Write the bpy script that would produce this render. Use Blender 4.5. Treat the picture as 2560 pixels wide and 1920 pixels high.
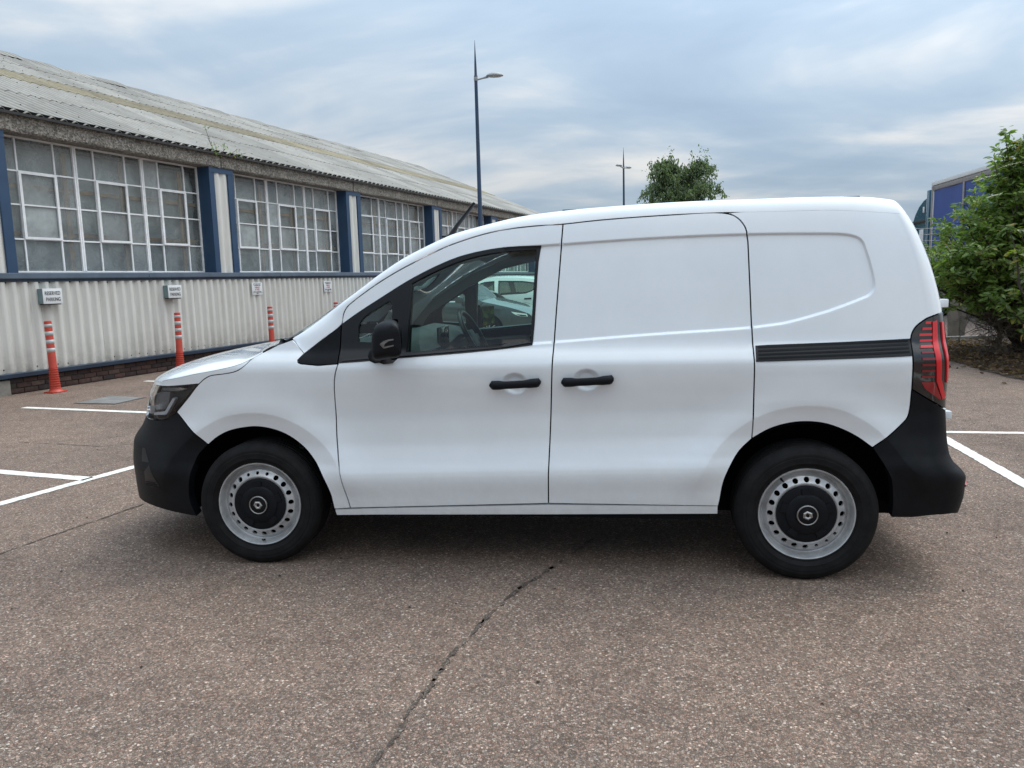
import bpy, bmesh, math, random
import numpy as np
from mathutils import Vector, Matrix
from mathutils.geometry import delaunay_2d_cdt
R_ = math.radians
random.seed(7); rng = np.random.default_rng(7)
SC = bpy.context.scene
COL = SC.collection
for o in list(bpy.data.objects): bpy.data.objects.remove(o)

# ------------------------------------------------------------------ camera
cam_d = bpy.data.cameras.new('camera'); cam = bpy.data.objects.new('camera', cam_d); COL.objects.link(cam)
_r = Vector((0.988289, 0.150167, -0.027110)); _u = Vector((0.006390, 0.136776, 0.990581)); _f = Vector((-0.152460, 0.979154, -0.134215))
cam.matrix_world = Matrix(((_r.x, _u.x, -_f.x, 1.9101), (_r.y, _u.y, -_f.y, -3.6380), (_r.z, _u.z, -_f.z, 1.4406), (0, 0, 0, 1)))
cam_d.sensor_fit = 'HORIZONTAL'; cam_d.sensor_width = 36; cam_d.lens = 27.064
cam_d.clip_start = 0.05; cam_d.clip_end = 2000
SC.camera = cam

# ------------------------------------------------------------------ sky, sun, exposure
SUN_EL, SUN_AZ = R_(64), R_(48)          # azimuth measured from +X towards +Y
W = bpy.data.worlds.new('World'); SC.world = W; W.use_nodes = True
nt = W.node_tree; nt.nodes.clear()
def N(tree, kind, **kw):
    n = tree.nodes.new(kind)
    for k, v in kw.items():
        if k == 'ins':
            for kk, vv in v.items(): n.inputs[kk].default_value = vv
        else: setattr(n, k, v)
    return n
def L(tree, a, b): tree.links.new(a, b)
def ramp(tree, stops, fac, interp='LINEAR'):
    n = tree.nodes.new('ShaderNodeValToRGB'); cr = n.color_ramp; cr.interpolation = interp
    while len(cr.elements) < len(stops): cr.elements.new(0.5)
    for e, (p, c) in zip(cr.elements, stops):
        e.position = p; e.color = (c[0], c[1], c[2], 1) if not isinstance(c, (int, float)) else (c, c, c, 1)
    if fac is not None: tree.links.new(fac, n.inputs[0])
    return n
def mathn(tree, op, a, b=None, clamp=False):
    n = tree.nodes.new('ShaderNodeMath'); n.operation = op; n.use_clamp = clamp
    for i, v in enumerate((a, b)):
        if v is None: continue
        if isinstance(v, (int, float)): n.inputs[i].default_value = v
        else: tree.links.new(v, n.inputs[i])
    return n.outputs[0]
def mixc(tree, fac, a, b, mode='MIX'):
    n = tree.nodes.new('ShaderNodeMix'); n.data_type = 'RGBA'; n.blend_type = mode
    for s, v in ((n.inputs[0], fac), (n.inputs[6], a), (n.inputs[7], b)):
        if isinstance(v, (int, float)): s.default_value = v
        elif isinstance(v, (tuple, list)): s.default_value = (v[0], v[1], v[2], 1)
        else: tree.links.new(v, s)
    return n.outputs[2]
sky = N(nt, 'ShaderNodeTexSky', sky_type='NISHITA', sun_disc=False, sun_elevation=SUN_EL, sun_rotation=R_(90) - SUN_AZ)
sky.air_density = 1.0; sky.dust_density = 2.0; sky.ozone_density = 1.5
tc = N(nt, 'ShaderNodeTexCoord')
sep = N(nt, 'ShaderNodeSeparateXYZ'); L(nt, tc.outputs['Generated'], sep.inputs[0])
zc = mathn(nt, 'MAXIMUM', sep.outputs[2], 0.0)
den = mathn(nt, 'ADD', zc, 0.16)
cx = mathn(nt, 'DIVIDE', sep.outputs[0], den); cy = mathn(nt, 'DIVIDE', sep.outputs[1], den)
cmb = N(nt, 'ShaderNodeCombineXYZ'); L(nt, cx, cmb.inputs[0]); L(nt, cy, cmb.inputs[1])
mp = N(nt, 'ShaderNodeMapping'); mp.inputs['Scale'].default_value = (0.60, 0.80, 1); mp.inputs['Rotation'].default_value = (0, 0, R_(-7)); mp.inputs['Location'].default_value = (0.263, 16.749, 1.297)
L(nt, cmb.outputs[0], mp.inputs[0])
n1 = N(nt, 'ShaderNodeTexNoise', ins={'Scale': 1.0, 'Detail': 5.0, 'Roughness': 0.5, 'Distortion': 0.6}); L(nt, mp.outputs[0], n1.inputs['Vector'])
n2 = N(nt, 'ShaderNodeTexNoise', ins={'Scale': 2.3, 'Detail': 5.0, 'Roughness': 0.52, 'Distortion': 0.5}); L(nt, mp.outputs[0], n2.inputs['Vector'])
# cloud body brightness follows the standard overcast law, 1 + 2 sin(elevation)
cie = mathn(nt, 'MULTIPLY_ADD', zc, 2.2); cie.node.inputs[2].default_value = 1.0
_sv = (math.cos(SUN_EL) * math.cos(SUN_AZ), math.cos(SUN_EL) * math.sin(SUN_AZ), math.sin(SUN_EL))
dotn = N(nt, 'ShaderNodeVectorMath', operation='DOT_PRODUCT'); L(nt, tc.outputs['Generated'], dotn.inputs[0]); dotn.inputs[1].default_value = _sv
lobe = mathn(nt, 'POWER', mathn(nt, 'MAXIMUM', dotn.outputs['Value'], 0.0), 4.0)      # cloud glow around the hidden sun
glow = mathn(nt, 'MULTIPLY_ADD', lobe, 1.6); glow.node.inputs[2].default_value = 1.0
cie = mathn(nt, 'MULTIPLY', cie, glow)
mixn = mathn(nt, 'MULTIPLY_ADD', n2.outputs['Fac'], 0.35); L(nt, mathn(nt, 'MULTIPLY', n1.outputs['Fac'], 0.75), mixn.node.inputs[2])
ccol = ramp(nt, [(0.36, (2.4, 3.15, 4.1)), (0.47, (2.75, 3.55, 4.45)), (0.53, (3.2, 3.95, 4.75)), (0.585, (4.1, 4.6, 5.1)), (0.66, (5.7, 5.75, 5.7)), (0.82, (6.6, 6.5, 6.3))], mixn)
ccol_hi = N(nt, 'ShaderNodeVectorMath', operation='SCALE'); L(nt, ccol.outputs[0], ccol_hi.inputs[0])
L(nt, cie, ccol_hi.inputs['Scale'])
skymix = mixc(nt, 0.90, sky.outputs[0], ccol_hi.outputs[0])
bg = N(nt, 'ShaderNodeBackground', ins={'Strength': 0.105}); L(nt, skymix, bg.inputs[0])
wo = N(nt, 'ShaderNodeOutputWorld'); L(nt, bg.outputs[0], wo.inputs[0])
sd = bpy.data.lights.new('sun', 'SUN'); sd.energy = 1.5; sd.angle = R_(30); sd.color = (1.0, 0.95, 0.88)
sun = bpy.data.objects.new('sun', sd); COL.objects.link(sun)
_sd = Vector((math.cos(SUN_EL) * math.cos(SUN_AZ), math.cos(SUN_EL) * math.sin(SUN_AZ), math.sin(SUN_EL)))
sun.rotation_euler = _sd.to_track_quat('Z', 'Y').to_euler()
SC.view_settings.view_transform = 'Standard'; SC.view_settings.look = 'None'; SC.view_settings.exposure = 0.0; SC.view_settings.gamma = 1.0
SC.view_settings.use_curve_mapping = False
SC.render.engine = 'CYCLES'; SC.cycles.max_bounces = 6; SC.cycles.diffuse_bounces = 3; SC.cycles.glossy_bounces = 3; SC.cycles.transmission_bounces = 4; SC.cycles.transparent_max_bounces = 14

# ------------------------------------------------------------------ helpers
def tag(o, label=None, cat=None, group=None, kind=None):
    if label: o['label'] = label
    if cat: o['category'] = cat
    if group: o['group'] = group
    if kind: o['kind'] = kind
    return o
def empty(name, loc=(0, 0, 0), rz=0.0, parent=None):
    o = bpy.data.objects.new(name, None); COL.objects.link(o); o.empty_display_size = 0.2
    o.location = loc; o.rotation_euler = (0, 0, rz); o.parent = parent
    return o
def mk(name, verts, faces, mat, parent=None, smooth=True, normals=None, angle=None):
    me = bpy.data.meshes.new(name)
    me.from_pydata([tuple(map(float, v)) for v in verts], [], [tuple(int(i) for i in f) for f in faces]); me.update()
    if smooth: me.polygons.foreach_set('use_smooth', [True] * len(me.polygons))
    if normals is not None: me.normals_split_custom_set_from_vertices([tuple(map(float, v)) for v in normals])
    elif smooth and angle is not None:
        me.set_sharp_from_angle(angle=R_(angle))
    me.materials.append(mat)
    o = bpy.data.objects.new(name, me); COL.objects.link(o); o.parent = parent
    return o
def inst(name, me, parent=None, loc=(0, 0, 0), rot=(0, 0, 0), scale=(1, 1, 1)):
    o = bpy.data.objects.new(name, me); COL.objects.link(o); o.parent = parent
    o.location = loc; o.rotation_euler = rot; o.scale = scale
    return o
def copy_tree(o, parent=None):
    c = o.copy(); COL.objects.link(c); c.parent = parent
    for ch in [x for x in bpy.data.objects if x.parent == o]: copy_tree(ch, c)
    return c
class MB:
    def __init__(s): s.v = []; s.f = []
    def add(s, v, f):
        b = len(s.v); s.v += [tuple(p) for p in v]; s.f += [tuple(i + b for i in q) for q in f]; return s
    def box(s, x0, x1, y0, y1, z0, z1):
        v = [(x0, y0, z0), (x1, y0, z0), (x1, y1, z0), (x0, y1, z0), (x0, y0, z1), (x1, y0, z1), (x1, y1, z1), (x0, y1, z1)]
        return s.add(v, [(0, 3, 2, 1), (4, 5, 6, 7), (0, 1, 5, 4), (1, 2, 6, 5), (2, 3, 7, 6), (3, 0, 4, 7)])
    def bbox(s, x0, x1, y0, y1, z0, z1, b=0.006):
        # bevelled box
        bm = bmesh.new(); bmesh.ops.create_cube(bm, size=1)
        for v in bm.verts: v.co = Vector(((x0 + x1) / 2 + v.co.x * (x1 - x0), (y0 + y1) / 2 + v.co.y * (y1 - y0), (z0 + z1) / 2 + v.co.z * (z1 - z0)))
        bmesh.ops.bevel(bm, geom=bm.edges[:], offset=b, segments=2, affect='EDGES', profile=0.6)
        bm.verts.ensure_lookup_table()
        s.add([v.co[:] for v in bm.verts], [[v.index for v in f.verts] for f in bm.faces]); bm.free(); return s
    def tube(s, pts, rad, n=8, cap=True):
        pts = [Vector(p) for p in pts]; m = len(pts)
        rad = [rad] * m if isinstance(rad, (int, float)) else rad
        vs = []; fs = []
        up = None
        for i, p in enumerate(pts):
            t = (pts[min(i + 1, m - 1)] - pts[max(i - 1, 0)]).normalized()
            if up is None: up = Vector((0, 0, 1)) if abs(t.z) < 0.9 else Vector((1, 0, 0))
            a = t.cross(up).normalized(); b = a.cross(t).normalized(); up = b
            for k in range(n):
                q = 2 * math.pi * k / n; vs.append(p + (a * math.cos(q) + b * math.sin(q)) * rad[i])
        for i in range(m - 1):
            for k in range(n): fs.append((i * n + k, i * n + (k + 1) % n, (i + 1) * n + (k + 1) % n, (i + 1) * n + k))
        if cap: fs.append(tuple(range(n))); fs.append(tuple((m - 1) * n + k for k in range(n)[::-1]))
        return s.add(vs, fs)
    def lathe(s, prof, n=48, axis='z', flip=False, closed=False):
        vs = []; fs = []
        for (r, h) in prof:
            for k in range(n):
                q = 2 * math.pi * k / n
                vs.append((r * math.cos(q), r * math.sin(q), h) if axis == 'z' else (r * math.cos(q), h, r * math.sin(q)))
        m = len(prof)
        for i in range(m - 1):
            for k in range(n):
                q = (i * n + k, i * n + (k + 1) % n, (i + 1) * n + (k + 1) % n, (i + 1) * n + k)
                fs.append(q[::-1] if flip else q)
        return s.add(vs, fs)
    def build(s, name, mat, parent=None, smooth=False, angle=None): return mk(name, s.v, s.f, mat, parent, smooth or angle is not None, angle=angle)
def grid_faces(nu, nv, flip=False):
    out = []
    for i in range(nu - 1):
        for j in range(nv - 1):
            q = (i * nv + j, i * nv + j + 1, (i + 1) * nv + j + 1, (i + 1) * nv + j)
            out.append(q[::-1] if flip else q)
    return out
def pchip(xs, ys):
    xs = np.array(xs, float); ys = np.array(ys, float); h = np.diff(xs); dl = np.diff(ys) / h
    m = np.zeros(len(xs)); m[0] = dl[0]; m[-1] = dl[-1]
    for i in range(1, len(xs) - 1):
        if dl[i - 1] * dl[i] > 0:
            w1 = 2 * h[i] + h[i - 1]; w2 = h[i] + 2 * h[i - 1]; m[i] = (w1 + w2) / (w1 / dl[i - 1] + w2 / dl[i])
    def f(x):
        x = np.asarray(x, float); i = np.clip(np.searchsorted(xs, x) - 1, 0, len(xs) - 2)
        t = np.clip((x - xs[i]) / h[i], 0, 1)
        return (1 + 2 * t) * (1 - t) ** 2 * ys[i] + t * (1 - t) ** 2 * h[i] * m[i] + t * t * (3 - 2 * t) * ys[i + 1] + t * t * (t - 1) * h[i] * m[i + 1]
    return f
def sstep(x): x = np.clip(x, 0, 1); return x * x * (3 - 2 * x)
def inpoly(P, loops):
    x, y = P[:, 0], P[:, 1]; c = np.zeros(len(P), bool)
    for lp in loops:
        a = np.asarray(lp); b = np.roll(a, -1, 0)
        for (x0, y0), (x1, y1) in zip(a, b):
            if y0 == y1: continue
            m = ((y0 > y) != (y1 > y)) & (x < (x1 - x0) * (y - y0) / (y1 - y0) + x0); c ^= m
    return c
def sdist(P, lp):
    a = np.asarray(lp, float); b = np.roll(a, -1, 0); d = np.full(len(P), 1e9)
    for p, q in zip(a, b):
        e = q - p; l2 = e @ e
        if l2 < 1e-14: continue
        t = np.clip(((P - p) @ e) / l2, 0, 1); d = np.minimum(d, np.hypot(*(P - p - t[:, None] * e).T))
    return d
def resample(lp, step, closed=True):
    lp = [np.array(p, float) for p in lp]; out = []
    n = len(lp)
    for i in range(n if closed else n - 1):
        p, q = lp[i], lp[(i + 1) % n]; k = max(1, int(math.ceil(np.linalg.norm(q - p) / step)))
        out += [p + (q - p) * j / k for j in range(k)]
    if not closed: out.append(lp[-1])
    return np.array(out)
def smooth_open(pts, n=6):
    # Catmull-Rom through an open polyline (centripetal, gentle)
    P = [np.array(p, float) for p in pts]; P = [2 * P[0] - P[1]] + P + [2 * P[-1] - P[-2]]; out = []
    for i in range(1, len(P) - 2):
        p0, p1, p2, p3 = P[i - 1], P[i], P[i + 1], P[i + 2]
        t0 = 0; t1 = t0 + np.linalg.norm(p1 - p0) ** .5; t2 = t1 + np.linalg.norm(p2 - p1) ** .5; t3 = t2 + np.linalg.norm(p3 - p2) ** .5
        for k in range(n):
            t = t1 + (t2 - t1) * k / n
            A1 = (t1 - t) / (t1 - t0) * p0 + (t - t0) / (t1 - t0) * p1; A2 = (t2 - t) / (t2 - t1) * p1 + (t - t1) / (t2 - t1) * p2; A3 = (t3 - t) / (t3 - t2) * p2 + (t - t2) / (t3 - t2) * p3
            B1 = (t2 - t) / (t2 - t0) * A1 + (t - t0) / (t2 - t0) * A2; B2 = (t3 - t) / (t3 - t1) * A2 + (t - t1) / (t3 - t1) * A3
            out.append((t2 - t) / (t2 - t1) * B1 + (t - t1) / (t2 - t1) * B2)
    out.append(P[-2]); return [tuple(p) for p in out]
def inset_loop(lp, g):
    a = np.asarray(lp, float); nx = np.roll(a, -1, 0); pv = np.roll(a, 1, 0)
    area = 0.5 * np.sum(a[:, 0] * nx[:, 1] - nx[:, 0] * a[:, 1]); s = 1 if area > 0 else -1
    e1 = a - pv; e2 = nx - a
    e1 /= np.maximum(np.linalg.norm(e1, axis=1, keepdims=True), 1e-9); e2 /= np.maximum(np.linalg.norm(e2, axis=1, keepdims=True), 1e-9)
    n1 = np.c_[-e1[:, 1], e1[:, 0]] * s; n2 = np.c_[-e2[:, 1], e2[:, 0]] * s
    m = n1 + n2; d = np.maximum(1 + np.sum(n1 * n2, 1), 0.35)
    return a + m / d[:, None] * g
def cdt_panel(name, loops, surf, mat, parent, step=0.03, estep=0.02, extra=None, gap=0.0, off=0.0, flange=0.016, mirror=None, flip=False):
    """triangulated panel in a 2D domain mapped by surf(P, off) -> (pos, normal)"""
    lps = []
    for i, lp in enumerate(loops):
        q = resample(lp, estep)
        if gap: q = inset_loop(q, gap if i == 0 else -gap)
        lps.append(q)
    allb = np.vstack(lps); mn = allb.min(0); mx = allb.max(0)
    gx = np.arange(mn[0] + step / 2, mx[0], step); gy = np.arange(mn[1] + step / 2, mx[1], step)
    P = np.array([(x + (step / 2 if j % 2 else 0), y) for j, y in enumerate(gy) for x in gx])
    if extra is not None and len(extra):
        e = extra[(extra[:, 0] > mn[0]) & (extra[:, 0] < mx[0]) & (extra[:, 1] > mn[1]) & (extra[:, 1] < mx[1])]
        P = np.vstack([P, e]) if len(P) else e
    if len(P):
        P = P[inpoly(P, lps)]
        d = np.full(len(P), 1e9)
        for lp in lps: d = np.minimum(d, sdist(P, lp))
        P = P[d > min(0.006, step * 0.3)]
    coords = [Vector((float(p[0]), float(p[1]))) for p in np.vstack([allb, P] if len(P) else [allb])]
    edges = []; b = 0
    for lp in lps:
        k = len(lp); edges += [(b + i, b + (i + 1) % k) for i in range(k)]; b += k
    vs, es, fs, ov, oe, of = delaunay_2d_cdt(coords, edges, [], 0, 1e-6)
    V = np.array([(v.x, v.y) for v in vs]); Fc = np.array([f for f in fs], int)
    cen = V[Fc].mean(1); Fc = Fc[inpoly(cen, lps)]
    pos, nor = surf(V, off)
    used = np.unique(Fc); rem = -np.ones(len(V), int); rem[used] = np.arange(len(used)); Fc = rem[Fc]; pos = pos[used]; nor = nor[used]
    # orient faces with the normals
    fn = np.cross(pos[Fc[:, 1]] - pos[Fc[:, 0]], pos[Fc[:, 2]] - pos[Fc[:, 0]]); w = np.sum(fn * nor[Fc[:, 0]], 1) < 0
    Fc[w] = Fc[w][:, ::-1]
    verts = pos.tolist(); norms = nor.tolist(); faces = Fc.tolist()
    if flange:
        cnt = {}
        for f in faces:
            for i in range(3):
                e = (f[i], f[(i + 1) % 3]); k = tuple(sorted(e)); cnt.setdefault(k, []).append(e)
        be = [v[0] for v in cnt.values() if len(v) == 1]
        for (i, j) in be:
            a, c = pos[i], pos[j]; a2 = a - nor[i] * flange; c2 = c - nor[j] * flange
            n = np.cross(c - a, nor[i]); ln = np.linalg.norm(n)
            if ln < 1e-12: continue
            n = n / ln
            b0 = len(verts); verts += [a.tolist(), c.tolist(), c2.tolist(), a2.tolist()]; norms += [n.tolist()] * 4
            faces.append((b0 + 1, b0, b0 + 3, b0 + 2))
    V3 = np.array(verts); N3 = np.array(norms)
    if mirror is not None:
        V3 = V3.copy(); V3[:, 1] = 2 * mirror - V3[:, 1]; N3 = N3.copy(); N3[:, 1] *= -1; faces = [tuple(f[::-1]) for f in faces]
    return mk(name, V3, faces, mat, parent, True, N3)

# ------------------------------------------------------------------ materials
def new_mat(name):
    m = bpy.data.materials.new(name); m.use_nodes = True; t = m.node_tree
    b = t.nodes.get('Principled BSDF'); return m, t, b
def simple(name, col, rough=0.5, metal=0.0, coat=0.0, spec=0.5, var=0.0, vscale=8.0, bump=0.0, bscale=60.0, rvar=0.0):
    m, t, b = new_mat(name)
    b.inputs['Base Color'].default_value = (*col, 1); b.inputs['Roughness'].default_value = rough; b.inputs['Metallic'].default_value = metal
    b.inputs['Coat Weight'].default_value = coat; b.inputs['Coat Roughness'].default_value = 0.04; b.inputs['Specular IOR Level'].default_value = spec
    tcn = N(t, 'ShaderNodeTexCoord')
    if var or rvar:
        n = N(t, 'ShaderNodeTexNoise', ins={'Scale': vscale, 'Detail': 6.0, 'Roughness': 0.65}); L(t, tcn.outputs['Object'], n.inputs['Vector'])
        if var:
            c = ramp(t, [(0.3, tuple(x * (1 - var) for x in col)), (0.7, tuple(min(1, x * (1 + var)) for x in col))], n.outputs['Fac'])
            L(t, c.outputs[0], b.inputs['Base Color'])
        if rvar:
            r = ramp(t, [(0.3, max(0, rough - rvar)), (0.7, min(1, rough + rvar))], n.outputs['Fac']); L(t, r.outputs[0], b.inputs['Roughness'])
    if bump:
        n = N(t, 'ShaderNodeTexNoise', ins={'Scale': bscale, 'Detail': 4.0}); L(t, tcn.outputs['Object'], n.inputs['Vector'])
        bn = N(t, 'ShaderNodeBump', ins={'Strength': bump, 'Distance': 0.004}); L(t, n.outputs['Fac'], bn.inputs['Height']); L(t, bn.outputs[0], b.inputs['Normal'])
    return m
def thin_glass(name, tint, rough=0.0, dirt=0.0, dirtcol=(0.5, 0.5, 0.5), ior=1.5, dscale=3.0):
    m = bpy.data.materials.new(name); m.use_nodes = True; t = m.node_tree; t.nodes.clear()
    tr = N(t, 'ShaderNodeBsdfTransparent'); tr.inputs[0].default_value = (*tint, 1)
    gl = N(t, 'ShaderNodeBsdfGlossy'); gl.inputs['Roughness'].default_value = rough; gl.inputs[0].default_value = (1, 1, 1, 1)
    fr = N(t, 'ShaderNodeFresnel'); fr.inputs[0].default_value = ior
    mx = N(t, 'ShaderNodeMixShader'); L(t, fr.outputs[0], mx.inputs[0]); L(t, tr.outputs[0], mx.inputs[1]); L(t, gl.outputs[0], mx.inputs[2])
    out = N(t, 'ShaderNodeOutputMaterial'); last = mx.outputs[0]
    if dirt:
        df = N(t, 'ShaderNodeBsdfDiffuse'); df.inputs[0].default_value = (*dirtcol, 1)
        tcn = N(t, 'ShaderNodeTexCoord'); n = N(t, 'ShaderNodeTexNoise', ins={'Scale': dscale, 'Detail': 7.0, 'Roughness': 0.7}); L(t, tcn.outputs['Object'], n.inputs['Vector'])
        rp = ramp(t, [(0.3, dirt * 0.5), (0.72, min(1, dirt * 1.5))], n.outputs['Fac'])
        m2 = N(t, 'ShaderNodeMixShader'); L(t, rp.outputs[0], m2.inputs[0]); L(t, last, m2.inputs[1]); L(t, df.outputs[0], m2.inputs[2]); last = m2.outputs[0]
    L(t, last, out.inputs[0]); return m
M = {}
def paint(name, col, rough=0.22, dirt=0.06):
    m, t, b = new_mat(name)
    tcn = N(t, 'ShaderNodeTexCoord'); n = N(t, 'ShaderNodeTexNoise', ins={'Scale': 2.2, 'Detail': 8.0, 'Roughness': 0.7}); L(t, tcn.outputs['Object'], n.inputs['Vector'])
    c = ramp(t, [(0.35, tuple(x * (1 - dirt) for x in col)), (0.65, col)], n.outputs['Fac']); gp = N(t, 'ShaderNodeNewGeometry'); sz = N(t, 'ShaderNodeSeparateXYZ'); L(t, gp.outputs['Position'], sz.inputs[0])
    nf = N(t, 'ShaderNodeTexNoise', ins={'Scale': 9.0, 'Detail': 9.0, 'Roughness': 0.75}); L(t, gp.outputs['Position'], nf.inputs['Vector'])
    film = mathn(t, 'MULTIPLY', ramp(t, [(.26, .30), (.42, .10), (.62, 0.0)], sz.outputs[2]).outputs[0], ramp(t, [(.35, .2), (.65, 1.0)], nf.outputs['Fac']).outputs[0])
    L(t, mixc(t, film, c.outputs[0], (.33, .29, .24)), b.inputs['Base Color'])
    b.inputs['Roughness'].default_value = rough; b.inputs['Coat Weight'].default_value = 1.0; b.inputs['Coat Roughness'].default_value = 0.03
    n3 = N(t, 'ShaderNodeTexNoise', ins={'Scale': 5.0, 'Detail': 2.0}); L(t, tcn.outputs['Object'], n3.inputs['Vector'])
    bn = N(t, 'ShaderNodeBump', ins={'Strength': 0.05, 'Distance': 0.01}); L(t, n3.outputs['Fac'], bn.inputs['Height']); L(t, bn.outputs[0], b.inputs['Coat Normal'])
    return m
M['white'] = paint('white_car_paint', (0.785, 0.83, 0.865))
M['plastic'] = simple('black_textured_plastic', (0.006, 0.007, 0.009), 0.50, var=0.3, bump=0.25, bscale=420, spec=0.16)
M['trim'] = simple('satin_black_trim', (0.007, 0.008, 0.010), 0.35, spec=0.35)
M['gloss'] = simple('gloss_black_plastic', (0.008, 0.008, 0.009), 0.12, coat=0.6)
M['under'] = simple('underbody_black', (0.006, 0.006, 0.007), 0.9, spec=0.1)
M['rubber'] = simple('tyre_rubber', (0.008, 0.008, 0.0085), 0.75, var=0.5, vscale=14, spec=0.2, bump=0.2, bscale=150)
M['seal'] = simple('rubber_seal', (0.01, 0.01, 0.011), 0.5)
M['glass'] = thin_glass('tinted_car_glass', (0.77, 0.94, 0.86))
M['lens'] = thin_glass('clear_lamp_lens', (0.93, 0.95, 0.96), ior=1.45)
M['chrome'] = simple('chrome', (0.75, 0.75, 0.76), 0.12, metal=1.0)
M['badge'] = simple('dull_badge_metal', (0.34, 0.33, 0.32), 0.35, metal=0.9)
M['reflector'] = simple('lamp_reflector', (0.78, 0.80, 0.82), 0.22, metal=0.9)
M['lampdark'] = simple('lamp_housing', (0.055, 0.06, 0.068), 0.25)
M['drl'] = simple('white_light_guide', (0.85, 0.87, 0.9), 0.2)
M['interior'] = simple('grey_interior_plastic', (0.07, 0.075, 0.078), 0.65, bump=0.2, bscale=300)
M['headliner'] = simple('headliner_cloth', (0.36, 0.37, 0.36), 0.95)
M['seat'] = simple('dark_seat_cloth', (0.02, 0.022, 0.026), 0.95, bump=0.4, bscale=200)
M['steel'] = None
def rim_mat():
    m, t, b = new_mat('silver_painted_steel'); tcn = N(t, 'ShaderNodeTexCoord')
    n = N(t, 'ShaderNodeTexNoise', ins={'Scale': 9.0, 'Detail': 7.0, 'Roughness': 0.7}); L(t, tcn.outputs['Object'], n.inputs['Vector'])
    base = ramp(t, [(0.35, (0.34, 0.345, 0.35)), (0.6, (0.52, 0.53, 0.54))], n.outputs['Fac'])
    n2 = N(t, 'ShaderNodeTexNoise', ins={'Scale': 23.0, 'Detail': 5.0, 'Roughness': 0.8}); L(t, tcn.outputs['Object'], n2.inputs['Vector'])
    msk = ramp(t, [(0.66, 0.0), (0.74, 0.75)], n2.outputs['Fac'])
    c = mixc(t, msk.outputs[0], base.outputs[0], (0.10, 0.055, 0.03)); L(t, c, b.inputs['Base Color'])
    b.inputs['Metallic'].default_value = 0.45; b.inputs['Roughness'].default_value = 0.36; return m
M['steel'] = rim_mat()
M['red'] = simple('red_lamp_plastic', (0.62, 0.014, 0.02), 0.12, coat=0.5)
M['midred'] = simple('mid_red_lamp_plastic', (0.26, 0.008, 0.012), 0.15, coat=0.5)
M['darkred'] = simple('dark_red_lamp_plastic', (0.20, 0.006, 0.010), 0.15, coat=0.5)
M['mirrorglass'] = simple('mirror_glass', (0.7, 0.72, 0.72), 0.03, metal=1.0)
M['smoke'] = simple('smoked_indicator', (0.12, 0.115, 0.11), 0.2, coat=0.4)
# ================================================================== GROUND
def asphalt(name, gain=1.0, tint=(1, 1, 1), dark=0.0):
    m, t, b = new_mat(name); g = N(t, 'ShaderNodeNewGeometry'); pos = g.outputs['Position']
    v1 = N(t, 'ShaderNodeTexVoronoi', feature='F1', ins={'Scale': 132.0, 'Randomness': 1.0}); L(t, pos, v1.inputs['Vector'])
    v2 = N(t, 'ShaderNodeTexVoronoi', feature='DISTANCE_TO_EDGE', ins={'Scale': 132.0, 'Randomness': 1.0}); L(t, pos, v2.inputs['Vector'])
    sepc = N(t, 'ShaderNodeSeparateColor'); L(t, v1.outputs['Color'], sepc.inputs[0])
    gn = lambda c: tuple(min(1, x * 1.38 * gain * k) for x, k in zip(c, tint))
    stone = ramp(t, [(0.0, gn((.085, .071, .062))), (.3, gn((.122, .100, .087))), (.6, gn((.160, .132, .115))), (.85, gn((.208, .174, .152))), (.96, gn((.27, .235, .21))), (1.0, gn((.40, .37, .34)))], sepc.outputs[0])
    hue = ramp(t, [(0.0, (1.16, .95, .86)), (.5, (1.03, 1, .96)), (1.0, (.97, 1.0, 1.0))], sepc.outputs[1])
    st = mixc(t, 1.0, stone.outputs[0], hue.outputs[0], 'MULTIPLY')
    gapm = ramp(t, [(0.0, 0.85), (.045, 0.25), (.09, 0.0)], v2.outputs['Distance'])
    c = mixc(t, gapm.outputs[0], st, (.034, .028, .026))
    # broad tonal patches, wear and stains
    n1 = N(t, 'ShaderNodeTexNoise', ins={'Scale': 0.55, 'Detail': 5.0, 'Roughness': 0.6}); L(t, pos, n1.inputs['Vector'])
    r1 = ramp(t, [(0.3, (.72, .71, .71)), (.5, (1, 1, 1)), (.72, (1.18, 1.16, 1.12))], n1.outputs['Fac'])
    c = mixc(t, 1.0, c, r1.outputs[0], 'MULTIPLY')
    n2 = N(t, 'ShaderNodeTexNoise', ins={'Scale': 5.5, 'Detail': 8.0, 'Roughness': 0.72}); L(t, pos, n2.inputs['Vector'])
    r2 = ramp(t, [(0.28, (.72, .71, .70)), (.5, (1, 1, 1)), (.75, (1.12, 1.1, 1.08))], n2.outputs['Fac'])
    c = mixc(t, 1.0, c, r2.outputs[0], 'MULTIPLY')
    n3 = N(t, 'ShaderNodeTexNoise', ins={'Scale': 17.0, 'Detail': 3.0, 'Roughness': 0.5}); L(t, pos, n3.inputs['Vector'])
    sp = ramp(t, [(0.735, 0.0), (.76, .75)], n3.outputs['Fac'])
    c = mixc(t, sp.outputs[0], c, (.02, .018, .017))
    L(t, c, b.inputs['Base Color']); b.inputs['Roughness'].default_value = 0.9; b.inputs['Specular IOR Level'].default_value = 0.25
    hgt = ramp(t, [(0.0, 0.0), (.08, .7), (.3, 1.0)], v2.outputs['Distance'])
    hh = mathn(t, 'MULTIPLY_ADD', sepc.outputs[2], 0.6); L(t, hgt.outputs[0], hh.node.inputs[2])
    bn = N(t, 'ShaderNodeBump', ins={'Strength': 0.75, 'Distance': 0.0035}); L(t, hh, bn.inputs['Height']); L(t, bn.outputs[0], b.inputs['Normal'])
    return m
M['asphalt'] = asphalt('worn_brown_asphalt', .90, (1.06, .995, .94))
M['bitumen'] = asphalt('bitumen_joint', .50, (.98, 1.0, .98))
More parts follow.
